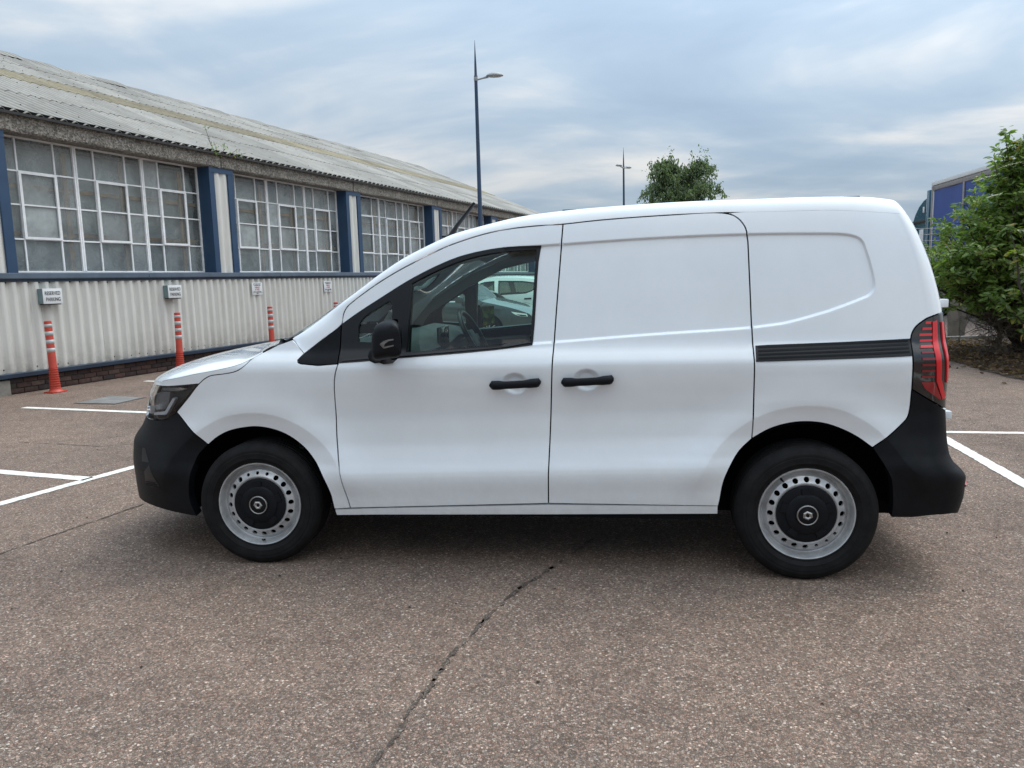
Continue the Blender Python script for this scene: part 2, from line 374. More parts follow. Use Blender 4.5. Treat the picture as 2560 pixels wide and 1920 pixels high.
ground = tag(mk('ground', [(-300, -200, 0), (300, -200, 0), (300, 500, 0), (-300, 500, 0)], [(0, 1, 2, 3)], M['asphalt'], smooth=False), kind='structure')
def blob_chain(name, pts, wid, n, seed, mat, z=.004, gapp=.25):
    r = random.Random(seed); mb = MB(); P = resample(pts, .02, False)
    i = 0
    while i < len(P) - 3:
        ln = r.randint(3, 11)
        if r.random() < gapp: i += r.randint(1, 3); continue
        seg = P[i:i + ln]
        if len(seg) < 3: break
        le = []; ri = []
        off = r.uniform(-.25, .25) * wid
        for k, p in enumerate(seg):
            tdir = seg[min(k + 1, len(seg) - 1)] - seg[max(k - 1, 0)]; tdir = tdir / max(np.linalg.norm(tdir), 1e-6); nn = np.array([-tdir[1], tdir[0]])
            w = wid * (.25 + .75 * math.sin(math.pi * (k + .4) / len(seg))) * r.uniform(.45, 1.1); o = off + r.uniform(-.18, .18) * wid
            le.append((*(p + nn * (o + w * .5)), z)); ri.append((*(p + nn * (o - w * .5)), z))
        k = len(seg); mb.add(ri + le, [(j, j + 1, k + j + 1, k + j) for j in range(k - 1)])
        i += max(2, ln - r.randint(0, 3))
    return tag(mb.build(name, mat), kind='structure')
blob_chain('tarmac_joint', [(1.06, -2.2), (1.135, -1.6), (1.165, -1.34), (1.215, -.9), (1.29, -.53), (1.40, -.2), (1.51, .05), (1.7, .5)], .028, 0, 3, M['bitumen'], gapp=.38)
blob_chain('tarmac_crack', [(-1.75, -.8), (-1.64, -.3), (-1.58, .01), (-1.53, .25), (-1.47, .5), (-1.41, .76), (-1.33, 1.1)], .016, 0, 5, M['bitumen'], gapp=.35)
blob_chain('tarmac_crack', [(-4.6, 2.6), (-3.9, 2.9), (-3.0, 2.75), (-2.4, 3.0), (-1.8, 3.1)], .014, 0, 8, M['bitumen'], gapp=.4)
# loose grit and leaf crumbs lying on the tarmac
mb = MB(); r = random.Random(4)
for i in range(420):
    u, v_ = r.random(), r.random(); x = -3 + 9 * u; y = -2.6 + 9.5 * v_ ** .8
    s = r.uniform(.003, .009); a = r.uniform(0, 6.28); z = .004
    q = [(x + s * math.cos(a + k * 1.2566) * r.uniform(.6, 1.3), y + s * math.sin(a + k * 1.2566) * r.uniform(.6, 1.3), z) for k in range(5)]
    mb.add(q + [(x, y, z + s * .7)], [(k, (k + 1) % 5, 5) for k in range(5)])
tag(mb.build('tarmac_grit', simple('dark_grit', (.035, .026, .02), .9)), 'loose dark grit and leaf crumbs scattered on the tarmac', 'grit', kind='stuff')
# ---- painted bay lines
def line_mat():
    m, t, b = new_mat('worn_white_line_paint'); g = N(t, 'ShaderNodeNewGeometry'); pos = g.outputs['Position']
    v = N(t, 'ShaderNodeTexVoronoi', feature='F1', ins={'Scale': 118.0}); L(t, pos, v.inputs['Vector'])
    n = N(t, 'ShaderNodeTexNoise', ins={'Scale': 9.0, 'Detail': 9.0, 'Roughness': 0.75}); L(t, pos, n.inputs['Vector'])
    sc = N(t, 'ShaderNodeSeparateColor'); L(t, v.outputs['Color'], sc.inputs[0])
    x = mathn(t, 'MULTIPLY_ADD', sc.outputs[0], 0.16); L(t, n.outputs['Fac'], x.node.inputs[2])
    c = ramp(t, [(0.36, (.15, .13, .12)), (.42, (.48, .46, .41)), (.58, (.66, .64, .58)), (.8, (.76, .74, .68))], x); L(t, c.outputs[0], b.inputs['Base Color'])
    bn = N(t, 'ShaderNodeBump', ins={'Strength': 0.5, 'Distance': 0.003}); L(t, v.outputs['Distance'], bn.inputs['Height']); L(t, bn.outputs[0], b.inputs['Normal'])
    b.inputs['Roughness'].default_value = 0.8; return m
M['line'] = line_mat()
def road_line(p, q, w, label, seed):
    r = random.Random(seed); p = np.array(p, float); q = np.array(q, float); ln = np.linalg.norm(q - p); t = (q - p) / ln; n = np.array([-t[1], t[0]]); k = max(2, int(ln / .035)); V = []
    for i in range(k + 1):
        c = p + t * ln * i / k; e = .004; fade = 1.0
        V.append((*(c + n * (w / 2 * fade + r.uniform(-e, e))), .004)); V.append((*(c - n * (w / 2 * fade + r.uniform(-e, e))), .004))
    o = mk('bay_line', V, [(2 * i, 2 * i + 1, 2 * i + 3, 2 * i + 2) for i in range(k)], M['line'], smooth=False)
    return tag(o, label, 'road marking', 'white parking bay lines', 'structure')
road_line((-5.70, 4.95), (-1.2, 4.10), .10, '', 1)
road_line((-4.6, 2.06), (-2.24, 1.60), .105, '', 2)
road_line((-2.62, .10), (-2.05, 2.26), .095, '', 3)
road_line((-2.05, 2.26), (-1.55, 4.3), .095, '', 9)
road_line((-5.72, 7.48), (-2.0, 6.65), .10, '', 4)
road_line((4.2, 3.57), (9.0, 3.30), .085, '', 5)
road_line((4.555, 3.60), (4.465, .9), .10, '', 6)
road_line((4.465, .9), (4.40, -2.0), .10, '', 7)
for o in list(bpy.data.objects):
    if o.name.startswith('bay_line'):
        for k in ('label', 'category', 'group'):
            if k in o: del o[k]
# ---- inspection cover
M['concrete'] = simple('weathered_concrete', (.23, .215, .19), .9, var=.3, vscale=7, bump=.5, bscale=60)
M['covermetal'] = simple('dull_steel_cover', (.20, .195, .185), .6, metal=.35, var=.35, vscale=5, bump=.3, bscale=90)
cov = empty('inspection_cover', (-4.89, 5.52, 0)); tag(cov, 'grey rectangular inspection cover set in the tarmac near the bollards', 'drain cover')
cq = [(-5.22, 5.27), (-4.61, 5.20), (-4.56, 5.74), (-5.17, 5.88)]
def slab(q, z0, z1, k=1.0):
    c = np.mean(q, 0); V = [(c[0] + (x - c[0]) * k + 4.89, c[1] + (y - c[1]) * k - 5.52, z) for z in (z0, z1) for x, y in q]
    return MB().add(V, [(0, 3, 2, 1), (4, 5, 6, 7)] + [(i, (i + 1) % 4, 4 + (i + 1) % 4, 4 + i) for i in range(4)])
slab(cq, -.05, .004, 1.07).build('cover_frame', simple('cover_frame_metal', (.05, .045, .04), .7), cov)
slab(cq, -.05, .009, .97).build('cover_plate', M['covermetal'], cov)

# ================================================================== THE SHED (local frame: x along wall, y into the building)
WA = 1.3594; WD = 7.975; PITCH = 4.68; P0R = 4.80; SMAX = 30.8; SMIN = 0.0
shed = empty('industrial_shed', (-math.sin(WA) * WD, math.cos(WA) * WD, 0), WA)
tag(shed, 'long low industrial shed with grey corrugated cladding, blue pillars and white steel windows', 'building')
def cladding_mat():
    m, t, b = new_mat('painted_corrugated_cladding'); tcn = N(t, 'ShaderNodeTexCoord'); oi = N(t, 'ShaderNodeNewGeometry')
    mp_ = N(t, 'ShaderNodeMapping'); mp_.inputs['Scale'].default_value = (6, 6, .8); L(t, oi.outputs['Position'], mp_.inputs[0])
    n = N(t, 'ShaderNodeTexNoise', ins={'Scale': 1.0, 'Detail': 8.0, 'Roughness': 0.7}); L(t, mp_.outputs[0], n.inputs['Vector'])
    c = ramp(t, [(.25, (.50, .49, .45)), (.5, (.60, .595, .555)), (.75, (.67, .66, .62))], n.outputs['Fac'])
    n2 = N(t, 'ShaderNodeTexNoise', ins={'Scale': 3.5, 'Detail': 8.0, 'Roughness': 0.8}); L(t, oi.outputs['Position'], n2.inputs['Vector'])
    st = ramp(t, [(.63, 0), (.75, .45)], n2.outputs['Fac']); cc = mixc(t, st.outputs[0], c.outputs[0], (.25, .22, .18))
    sz = N(t, 'ShaderNodeSeparateXYZ'); L(t, oi.outputs['Position'], sz.inputs[0])
    n5 = N(t, 'ShaderNodeTexNoise', ins={'Scale': 5.0, 'Detail': 9.0, 'Roughness': 0.75}); L(t, oi.outputs['Position'], n5.inputs['Vector'])
    sp_ = mathn(t, 'MULTIPLY', ramp(t, [(.31, .75), (.45, .35), (.75, 0.0)], sz.outputs[2]).outputs[0], ramp(t, [(.35, .1), (.65, 1.0)], n5.outputs['Fac']).outputs[0])
    cc = mixc(t, sp_, cc, (.20, .18, .145))
    mp2 = N(t, 'ShaderNodeMapping'); mp2.inputs['Scale'].default_value = (14, 14, .5); L(t, oi.outputs['Position'], mp2.inputs[0])
    n6 = N(t, 'ShaderNodeTexNoise', ins={'Scale': 1.0, 'Detail': 4.0}); L(t, mp2.outputs[0], n6.inputs['Vector'])
    cc = mixc(t, ramp(t, [(.62, 0), (.74, .35)], n6.outputs['Fac']).outputs[0], cc, (.30, .26, .20))
    L(t, cc, b.inputs['Base Color']); b.inputs['Roughness'].default_value = .55; return m
M['clad'] = cladding_mat()
M['blue'] = simple('dark_blue_paint', (.020, .055, .115), .5, var=.14, vscale=3, rvar=.08)
M['bluegrey'] = simple('blue_grey_flashing', (.085, .115, .155), .45, var=.2, vscale=3)
M['darkblue'] = simple('navy_drip_flashing', (.016, .03, .055), .5, var=.3, vscale=3)
def render_mat():
    m, t, b = new_mat('roughcast_fascia'); tcn = N(t, 'ShaderNodeTexCoord')
    v = N(t, 'ShaderNodeTexVoronoi', feature='F1', ins={'Scale': 42.0}); L(t, tcn.outputs['Object'], v.inputs['Vector'])
    n = N(t, 'ShaderNodeTexNoise', ins={'Scale': 4.0, 'Detail': 9.0, 'Roughness': 0.75}); L(t, tcn.outputs['Object'], n.inputs['Vector'])
    sc = N(t, 'ShaderNodeSeparateColor'); L(t, v.outputs['Color'], sc.inputs[0])
    c = ramp(t, [(0, (.11, .10, .088)), (.5, (.22, .205, .18)), (1, (.37, .345, .31))], sc.outputs[0])
    k = ramp(t, [(.3, (.55, .56, .55)), (.65, (1.1, 1.08, 1.05))], n.outputs['Fac'])
    L(t, mixc(t, 1.0, c.outputs[0], k.outputs[0], 'MULTIPLY'), b.inputs['Base Color']); b.inputs['Roughness'].default_value = .95
    bn = N(t, 'ShaderNodeBump', ins={'Strength': 1.0, 'Distance': 0.01}); L(t, v.outputs['Distance'], bn.inputs['Height']); L(t, bn.outputs[0], b.inputs['Normal']); return m
M['fascia'] = render_mat()
def sheet_mat(name, cols, moss=.35):
    m, t, b = new_mat(name); g = N(t, 'ShaderNodeNewGeometry'); oi = N(t, 'ShaderNodeObjectInfo')
    n = N(t, 'ShaderNodeTexNoise', ins={'Scale': 2.2, 'Detail': 9.0, 'Roughness': 0.75}); L(t, g.outputs['Position'], n.inputs['Vector'])
    c = ramp(t, [(.25, cols[0]), (.5, cols[1]), (.75, cols[2])], n.outputs['Fac'])
    tone = ramp(t, [(0, (.78, .78, .78)), (.6, (1, 1, 1)), (1, (1.16, 1.16, 1.16))], oi.outputs['Random'])
    cc = mixc(t, 1.0, c.outputs[0], tone.outputs[0], 'MULTIPLY')
    n2 = N(t, 'ShaderNodeTexNoise', ins={'Scale': 13.0, 'Detail': 6.0, 'Roughness': 0.8}); L(t, g.outputs['Position'], n2.inputs['Vector'])
    mk_ = ramp(t, [(.58, 0), (.72, moss)], n2.outputs['Fac']); cc = mixc(t, mk_.outputs[0], cc, (.10, .095, .06))
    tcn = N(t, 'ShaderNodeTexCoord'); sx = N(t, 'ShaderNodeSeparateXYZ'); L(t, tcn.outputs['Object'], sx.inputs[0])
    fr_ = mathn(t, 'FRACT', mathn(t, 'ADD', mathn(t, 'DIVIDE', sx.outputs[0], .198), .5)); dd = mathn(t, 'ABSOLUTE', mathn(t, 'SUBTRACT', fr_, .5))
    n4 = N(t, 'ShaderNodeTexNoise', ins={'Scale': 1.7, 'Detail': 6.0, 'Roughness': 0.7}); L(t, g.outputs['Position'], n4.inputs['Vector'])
    grime_shade = mathn(t, 'MULTIPLY', ramp(t, [(0.0, .8), (.24, .6), (.36, 0.0)], dd).outputs[0], ramp(t, [(.3, .45), (.6, 1.0)], n4.outputs['Fac']).outputs[0])  # valley dirt, widened up the slopes to paint the corrugations' shading into the colour
    cc = mixc(t, grime_shade, cc, (.085, .075, .055))
    L(t, cc, b.inputs['Base Color']); b.inputs['Roughness'].default_value = .92; return m
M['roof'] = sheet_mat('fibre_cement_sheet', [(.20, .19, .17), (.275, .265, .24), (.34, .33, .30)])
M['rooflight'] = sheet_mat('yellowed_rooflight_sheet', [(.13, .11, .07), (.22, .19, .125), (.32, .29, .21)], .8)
M['winframe'] = simple('white_window_paint', (.82, .83, .83), .5, var=.12, vscale=6)
M['pane'] = thin_glass('dirty_window_pane', (.88, .92, .91), .02, dirt=.32, dirtcol=(.46, .50, .50), dscale=1.6)
_t = M['pane'].node_tree; _m2 = [n for n in _t.nodes if n.type == 'MIX_SHADER'][-1]; _src = _m2.inputs[0].links[0].from_socket; _oi = N(_t, 'ShaderNodeObjectInfo')
L(_t, mathn(_t, 'MULTIPLY', _src, ramp(_t, [(0, .35), (.5, .9), (.9, 1.4), (1, 2.2)], _oi.outputs['Random']).outputs[0], True), _m2.inputs[0])
M['timber'] = simple('raw_timber', (.42, .27, .13), .8, var=.35, vscale=5)
def poly_mat():
    m, t, b = new_mat('creased_polythene'); tcn = N(t, 'ShaderNodeTexCoord')
    n = N(t, 'ShaderNodeTexNoise', ins={'Scale': 1.3, 'Detail': 5.0, 'Roughness': .55, 'Distortion': 1.4}); L(t, tcn.outputs['Object'], n.inputs['Vector'])
    c = ramp(t, [(.28, (.22, .25, .26)), (.45, (.40, .45, .46)), (.58, (.56, .62, .63)), (.74, (.80, .86, .87))], n.outputs['Fac']); L(t, c.outputs[0], b.inputs['Base Color']); b.inputs['Roughness'].default_value = .4
    bn = N(t, 'ShaderNodeBump', ins={'Strength': 1.0, 'Distance': 0.12}); L(t, n.outputs['Fac'], bn.inputs['Height']); L(t, bn.outputs[0], b.inputs['Normal']); return m
M['poly'] = poly_mat()
def brick_mat():
    m, t, b = new_mat('dark_old_brick'); oi = N(t, 'ShaderNodeObjectInfo'); g = N(t, 'ShaderNodeNewGeometry')
    c = ramp(t, [(0, (.035, .024, .024)), (.4, (.052, .030, .026)), (.75, (.075, .040, .032)), (1, (.10, .068, .055))], oi.outputs['Random'])
    n = N(t, 'ShaderNodeTexNoise', ins={'Scale': 14.0, 'Detail': 7.0, 'Roughness': .7}); L(t, g.outputs['Position'], n.inputs['Vector'])
    k = ramp(t, [(.3, (.5, .5, .5)), (.7, (1.3, 1.3, 1.3))], n.outputs['Fac']); L(t, mixc(t, 1.0, c.outputs[0], k.outputs[0], 'MULTIPLY'), b.inputs['Base Color']); b.inputs['Roughness'].default_value = .9; return m
M['brick'] = brick_mat()
M['mortar'] = simple('mortar', (.05, .044, .036), .95, var=.4, vscale=9)
# --- plinth with single bricks
MB().box(SMIN, SMAX, .012, .25, -.1, .30).build('plinth', M['mortar'], shed)
bme = MB().bbox(-.1055, .1055, -.004, .09, -.0315, .0315, .004); bme = mk('brick', bme.v, bme.f, M['brick'], shed, True, angle=40)
r = random.Random(2); first = True
for row in range(4):
    for i in range(26):
        s = 3.45 + i * .225 + (.1125 if row % 2 else 0)
        if 4.28 < s < 4.52 and row < 3: continue
        o = bme if first else inst('brick', bme.data, shed); first = False
        o.location = (s + r.uniform(-.003, .003), r.uniform(-.004, .004), .045 + row * .075); o.rotation_euler = (r.uniform(-.02, .02), 0, r.uniform(-.012, .012))
MB().bbox(4.25, 4.47, -.03, .1, -.02, .215, .012).build('concrete_block', M['concrete'], shed, angle=40)
# dirt fillet along the foot of the wall
# --- lower cladding sheets
def corr_mesh(name, mat, ncor, pitch, depth, length, nl=2, flat=.34, prof='trap', thick=.006):
    # corrugation runs along local z (length), pitch along x, crests towards -y
    xs = []
    for k in range(ncor):
        for (u, h) in (((0, 0), (.16, .06), (.30, .85), (.38, 1), (.62, 1), (.70, .85), (.84, .06)) if prof == 'trap' else ((0, 0), (.125, .146), (.25, .5), (.375, .854), (.5, 1), (.625, .854), (.75, .5), (.875, .146))):
            xs.append(((k + u) * pitch, -h * depth))
    xs.append((ncor * pitch, 0)); n = len(xs); V = []
    for j in range(nl):
        for x, y in xs: V.append((x, y, length * j / (nl - 1)))
    for x, y in xs: V.append((x, y + thick, 0))
    F_ = grid_faces(nl, n, True); F_ += [(i, nl * n + i, nl * n + i + 1, i + 1) for i in range(n - 1)]
    me = bpy.data.meshes.new(name); me.from_pydata(V, [], F_); me.update(); me.polygons.foreach_set('use_smooth', [True] * len(me.polygons)); me.set_sharp_from_angle(angle=R_(60)); me.materials.append(mat); return me
cl = corr_mesh('cladding_sheet', M['clad'], 6, .171, .046, 1.345)
k = 0; s = SMIN - .02
while s < SMAX - .5:
    inst('cladding_sheet', cl, shed, (s, .0 + (.002 if k % 2 else 0), .305), (0, 0, 0), (1, 1, 1)); s += 6 * .171; k += 1
# fixings
fx = mk('fixing', *(lambda m: (m.v, m.f))(MB().lathe([(.011, 0), (.010, -.006), (.004, -.009), (.001, -.009)], 8, 'y')), simple('rusty_fixing', (.06, .045, .035), .7), shed)
fx.location = (4.2, -.002, 1.58); r = random.Random(9)
for i in range(44):
    for z in (1.585, .36):
        if r.random() < .25: continue
        inst('fixing', fx.data, shed, (3.9 + i * .171 + (0 if z < 1 else .0), -.003, z + r.uniform(-.01, .01)))
# flashings
mb = MB(); mb.add([(s_, y, z) for s_ in (SMIN, SMAX) for (y, z) in ((.06, .312), (-.060, .312), (-.068, .298), (-.068, .245), (-.058, .238), (.02, .238))], [(i, i + 1, 7 + i, 6 + i)[::-1] for i in range(5)]); mb.build('drip_flashing', M['darkblue'], shed)
s = SMIN
while s < SMAX:
    e = min(s + 3.55, SMAX)
    mb = MB(); pr = ((.30, 1.745), (-.045, 1.728), (-.078, 1.720), (-.080, 1.655), (-.072, 1.640), (.01, 1.640))
    mb.add([(q, y, z) for q in (s + .004, e - .004) for (y, z) in pr], [(i, i + 1, 7 + i, 6 + i)[::-1] for i in range(5)]); mb.build('sill_flashing', M['bluegrey'], shed); s = e
MB().box(SMIN, SMAX, -.050, .05, 1.60, 1.642).build('sill_shadow_batten', M['darkblue'], shed)
# --- wall pillars
ic = corr_mesh('infill_sheet', M['clad'], 2, .19, .034, 1.93, prof='sine')
def pillar(sr):
    w = .66; p = MB()
    p.box(sr - w, sr - w + .135, 0, .30, 1.70, 3.72); o = p.build('pillar', M['blue'], shed)
    MB().box(sr - .150, sr, 0, .30, 1.70, 3.72).build('pillar_edge', M['blue'], o)
    MB().box(sr - w + .134, sr - .149, .040, .30, 1.70, 3.72).build('pillar_back', M['blue'], o)
    MB().box(sr - w - .002, sr + .002, -.006, .02, 3.62, 3.722).build('pillar_cap', M['blue'], o)
    inst('infill_sheet', ic, o, (sr - w + .140, .036, 1.725))
prs = [P0R + PITCH * k for k in range(0, 6)]
pillar(P0R - PITCH if P0R - PITCH > 0 else P0R); 
for sr in prs: pillar(sr)
# --- windows
WZ = [1.750, 2.235, 2.738, 3.225, 3.705]; YW = .285
bar = lambda mb, s0, s1, z0, z1, y0=YW - .012, y1=YW + .03: mb.box(s0, s1, y0, y1, z0, z1)
def window(sl, sr):
    w = (sr - sl); U = w / 3; fr = MB()
    bar(fr, sl, sr, WZ[4] - .01, WZ[4] + .045); bar(fr, sl, sl + .03, WZ[0] - .01, WZ[4]); bar(fr, sr - .03, sr, WZ[0] - .01, WZ[4]); bar(fr, sl + .03, sr - .03, WZ[0] - .012, WZ[0] + .016)
    win = fr.build('window', M['winframe'], shed)
    for k in (1, 2): bar(MB(), sl + U * k - .032, sl + U * k - .003, WZ[0] + .016, WZ[4], YW - .022).build('mullion', M['winframe'], win); bar(MB(), sl + U * k + .003, sl + U * k + .032, WZ[0] + .016, WZ[4], YW - .022).build('mullion', M['winframe'], win)
    rr = random.Random(int(sl * 100))
    for k in range(3):
        a = sl + U * k + .03; b = sl + U * (k + 1) - .03; c1 = a + .33; c2 = b - .33
        cols = (a, c1, c2, b)
        for c in (c1, c2): bar(MB(), c - .012, c + .012, WZ[0] + .016, WZ[4]).build('glazing_bar', M['winframe'], win)
        for i, z in enumerate(WZ[1:4]): bar(MB(), a, b, z - .011, z + .011, YW - .009, YW + .027).build('glazing_bar', M['winframe'], win)
        ca = MB(); d = .036; z0, z1 = WZ[1], WZ[3]; yy = (YW - .034, YW - .010)
        ca.box(c1 - .006, c1 + d, *yy, z0, z1).box(c2 - d, c2 + .006, *yy, z0, z1).box(c1 + d, c2 - d, *yy, z0, z0 + d).box(c1 + d, c2 - d, *yy, z1 - d, z1); cs = ca.build('casement', M['winframe'], win)
        MB().box(c1 + d, c2 - d, YW - .022, YW - .006, WZ[2] - .010, WZ[2] + .010).build('glazing_bar', M['winframe'], win)
        for i in range(3):
            for j in range(4):
                x0, x1 = cols[i] + .008, cols[i + 1] - .008; q0, q1 = WZ[j] + .008, WZ[j + 1] - .008; t1, t2 = rr.uniform(-.004, .004), rr.uniform(-.004, .004)
                MB().add([(x0, YW + .008 + t1, q0), (x1, YW + .008 - t1, q0), (x1, YW + .008 + t2, q1), (x0, YW + .008 - t2, q1)], [(0, 1, 2, 3)]).build('pane', M['pane'], win)
    # what hangs behind the glass: polythene on a timber frame
    V = []; nx, nz = 30, 16
    for i in range(nx):
        for j in range(nz): V.append((sl + w * i / (nx - 1), YW + .17 + .03 * math.sin(i * 1.3 + j * .6 + sl) + rr.uniform(-.018, .018), 1.72 + 2.0 * j / (nz - 1)))
    mk('polythene_sheet', V, grid_faces(nx, nz), M['poly'], win)
    for z in (2.33, 3.02): MB().box(sl, sr, YW + .09, YW + .125, z - .03, z + .03).build('timber_rail', M['timber'], win)
    for q in (.30, .57, .90): MB().box(sl + w * q - .04, sl + w * q + .04, YW + .06, YW + .09, 1.72, 3.74).build('timber_stud', M['timber'], win)
for a, b in zip(prs[:-1], prs[1:]): window(a + .004, b - .66 - .004)
window(P0R - PITCH + .004, P0R - .66 - .004)
MB().box(prs[-1] + .002, SMAX, .28, .32, 1.70, 3.75).build('end_panel', M['clad'], shed)
# --- concrete fascia beams, one per bay with an open joint between
rr = random.Random(5)
for k in range(-1, 6):
    s0 = max(SMIN, P0R - .35 + PITCH * k); s1 = min(SMAX, P0R - .35 + PITCH * (k + 1)); V = []; nseg = 24
    for i in range(nseg + 1):
        s = s0 + .012 + (s1 - s0 - .024) * i / nseg; e = lambda: rr.uniform(-.006, .006)
        V += [(s, .32, 3.722), (s, -.02 + e(), 3.716 + e()), (s, -.035 + e(), 3.74 + e()), (s, -.035 + e(), 3.966), (s, .32, 3.968)]
    F_ = [(i * 5 + j, i * 5 + j + 1, (i + 1) * 5 + j + 1, (i + 1) * 5 + j)[::-1] for i in range(nseg) for j in range(4)] + [(0, 1, 2, 3, 4), tuple(nseg * 5 + j for j in (4, 3, 2, 1, 0))]
    mk('fascia_beam', V, F_, M['fascia'], shed, smooth=False)
MB().box(SMIN, SMAX, .33, .345, 3.6, 4.0).build('wall_head', M['under'], shed)
# --- roof
AL = R_(22.3); ca_, sa_ = math.cos(AL), math.sin(AL); EY, EZ = -.085, 3.968
MB().box(SMIN, SMAX, -.065, .2, 3.955, 4.035).build('eaves_filler', M['under'], shed)
MB().box(SMIN, SMAX, -.100, -.087, 3.945, 3.985).build('eaves_strip', simple('dark_eaves_strip', (.03, .03, .03), .8, var=.3), shed)
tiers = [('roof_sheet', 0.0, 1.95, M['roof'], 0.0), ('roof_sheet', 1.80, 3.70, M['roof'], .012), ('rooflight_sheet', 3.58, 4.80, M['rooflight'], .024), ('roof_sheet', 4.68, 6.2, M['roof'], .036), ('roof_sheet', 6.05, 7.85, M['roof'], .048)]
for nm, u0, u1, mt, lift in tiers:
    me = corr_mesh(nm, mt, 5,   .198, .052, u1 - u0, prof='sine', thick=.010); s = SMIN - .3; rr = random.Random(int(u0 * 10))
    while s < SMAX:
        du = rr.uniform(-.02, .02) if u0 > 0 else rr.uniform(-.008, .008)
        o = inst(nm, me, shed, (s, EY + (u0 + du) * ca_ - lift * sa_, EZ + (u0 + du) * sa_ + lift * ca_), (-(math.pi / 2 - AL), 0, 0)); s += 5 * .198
rc = []; nq = 9
for s_ in (0.0, 1.03):
    for q in range(nq):
        u = -1 + 2 * q / (nq - 1); rc.append((s_, u * .62, -.27 * abs(u) ** 1.2 + (.035 if s_ > .5 else 0)))
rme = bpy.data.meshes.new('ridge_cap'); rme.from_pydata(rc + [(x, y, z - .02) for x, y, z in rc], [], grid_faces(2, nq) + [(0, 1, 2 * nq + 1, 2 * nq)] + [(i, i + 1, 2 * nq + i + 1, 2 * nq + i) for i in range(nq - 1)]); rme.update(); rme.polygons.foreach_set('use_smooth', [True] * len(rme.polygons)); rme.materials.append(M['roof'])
s = SMIN - .3; RY, RZ = EY + 7.95 * ca_, EZ + 7.95 * sa_ + .06; rr = random.Random(3)
while s < SMAX - .3:
    inst('ridge_cap', rme, shed, (s, RY + rr.uniform(-.01, .01), RZ + .04 + rr.uniform(-.015, .015)), (rr.uniform(-.02, .02), 0, 0)); s += .99
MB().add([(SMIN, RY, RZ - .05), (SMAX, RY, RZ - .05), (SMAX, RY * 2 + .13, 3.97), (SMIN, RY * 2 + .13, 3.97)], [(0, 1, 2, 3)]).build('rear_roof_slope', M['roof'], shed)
MB().add([(SMIN, -.02, 3.9), (SMAX, -.02, 3.9), (SMAX, RY, RZ - .10), (SMIN, RY, RZ - .10)], [(0, 1, 2, 3)]).build('roof_lining', M['under'], shed)
for s_ in (SMIN, SMAX): MB().add([(s_, .05, 0), (s_, RY * 2, 0), (s_, RY * 2, 3.95), (s_, RY, RZ - .06), (s_, .0, 3.95)], [(0, 1, 2, 3, 4)]).build('gable_wall', M['clad'], shed)
MB().add([(SMIN, RY * 2, 0), (SMAX, RY * 2, 0), (SMAX, RY * 2, 3.95), (SMIN, RY * 2, 3.95)], [(0, 1, 2, 3)]).build('rear_wall', M['clad'], shed)
MB().box(SMIN + .05, SMAX - .05, .62, .66, .3, 3.75).build('inner_lining', M['under'], shed)
# dark roof bolts
bm_ = MB().lathe([(.011, 0), (.009, .012), (.001, .016)], 6, 'z'); bo = mk('roof_bolt', bm_.v, bm_.f, simple('roof_bolt_lead', (.05, .05, .05), .8), shed); rr = random.Random(12); first = True
for u in (.5, 1.75, 3.0, 5.0, 6.4):
    for i in range(30):
        s = 4.5 + i * .594 + rr.choice((0, .198)); lf = .052 + [l for n_, a, b_, m_, l in tiers if a <= u][-1]
        o = bo if first else inst('roof_bolt', bo.data, shed); first = False
        o.location = (s + .099, EY + u * ca_ - lf * sa_, EZ + u * sa_ + lf * ca_); o.rotation_euler = (AL, 0, 0)
# --- signs on the wall
def text_mesh(txt, size, mat, name, parent, loc, sx=1.0, bold=.0):
    cu = bpy.data.curves.new(name, 'FONT'); cu.body = txt; cu.size = size; cu.align_x = 'CENTER'; cu.align_y = 'CENTER'; cu.extrude = .0008; cu.offset = bold
    ob = bpy.data.objects.new(name, cu); COL.objects.link(ob); dg = bpy.context.evaluated_depsgraph_get(); me = bpy.data.meshes.new_from_object(ob.evaluated_get(dg)); bpy.data.objects.remove(ob); bpy.data.curves.remove(cu)
    me.materials.clear(); me.materials.append(mat); return inst(name, me, parent, loc, (math.pi / 2, 0, 0), (sx, 1, 1))
M['signwhite'] = simple('white_sign_face', (.68, .70, .71), .4, var=.06, vscale=9); M['ink'] = simple('black_sign_ink', (.02, .02, .025), .6); M['redink'] = simple('red_sign_ink', (.42, .04, .05), .6); M['signside'] = simple('green_grey_box_side', (.15, .22, .23), .6, var=.2)
def wpos(s, y, z): return (-math.sin(WA) * (WD + y) + math.cos(WA) * s, math.cos(WA) * (WD + y) + math.sin(WA) * s, z)
def big_sign(s, z, label):
    e = empty('parking_sign', wpos(s, -.16, z), WA); tag(e, label, 'sign', 'reserved parking signs on the shed wall')
    MB().bbox(-.155, .155, 0, .11, -.11, .11, .004).build('sign_box', M['signside'], e, angle=40)
    MB().bbox(-.157, .157, -.006, -.0005, -.112, .112, .002).build('sign_face', M['signwhite'], e, angle=40)
    text_mesh('RESERVED', .077, M['ink'], 'lettering', e, (.0, -.0075, .04), .74, .0008); text_mesh('PARKING', .077, M['ink'], 'lettering', e, (.005, -.0075, -.05), .74, .0008)
    MB().box(-.14, .14, .01, .10, -.128, -.111).build('bottom_bracket', simple('dark_bracket', (.04, .04, .05), .7), e)
big_sign(5.17, 1.385, 'boxed RESERVED PARKING sign on the shed wall above the nearest bollard')
big_sign(7.56, 1.395, 'boxed RESERVED PARKING sign farther along the shed wall above the second bollard')
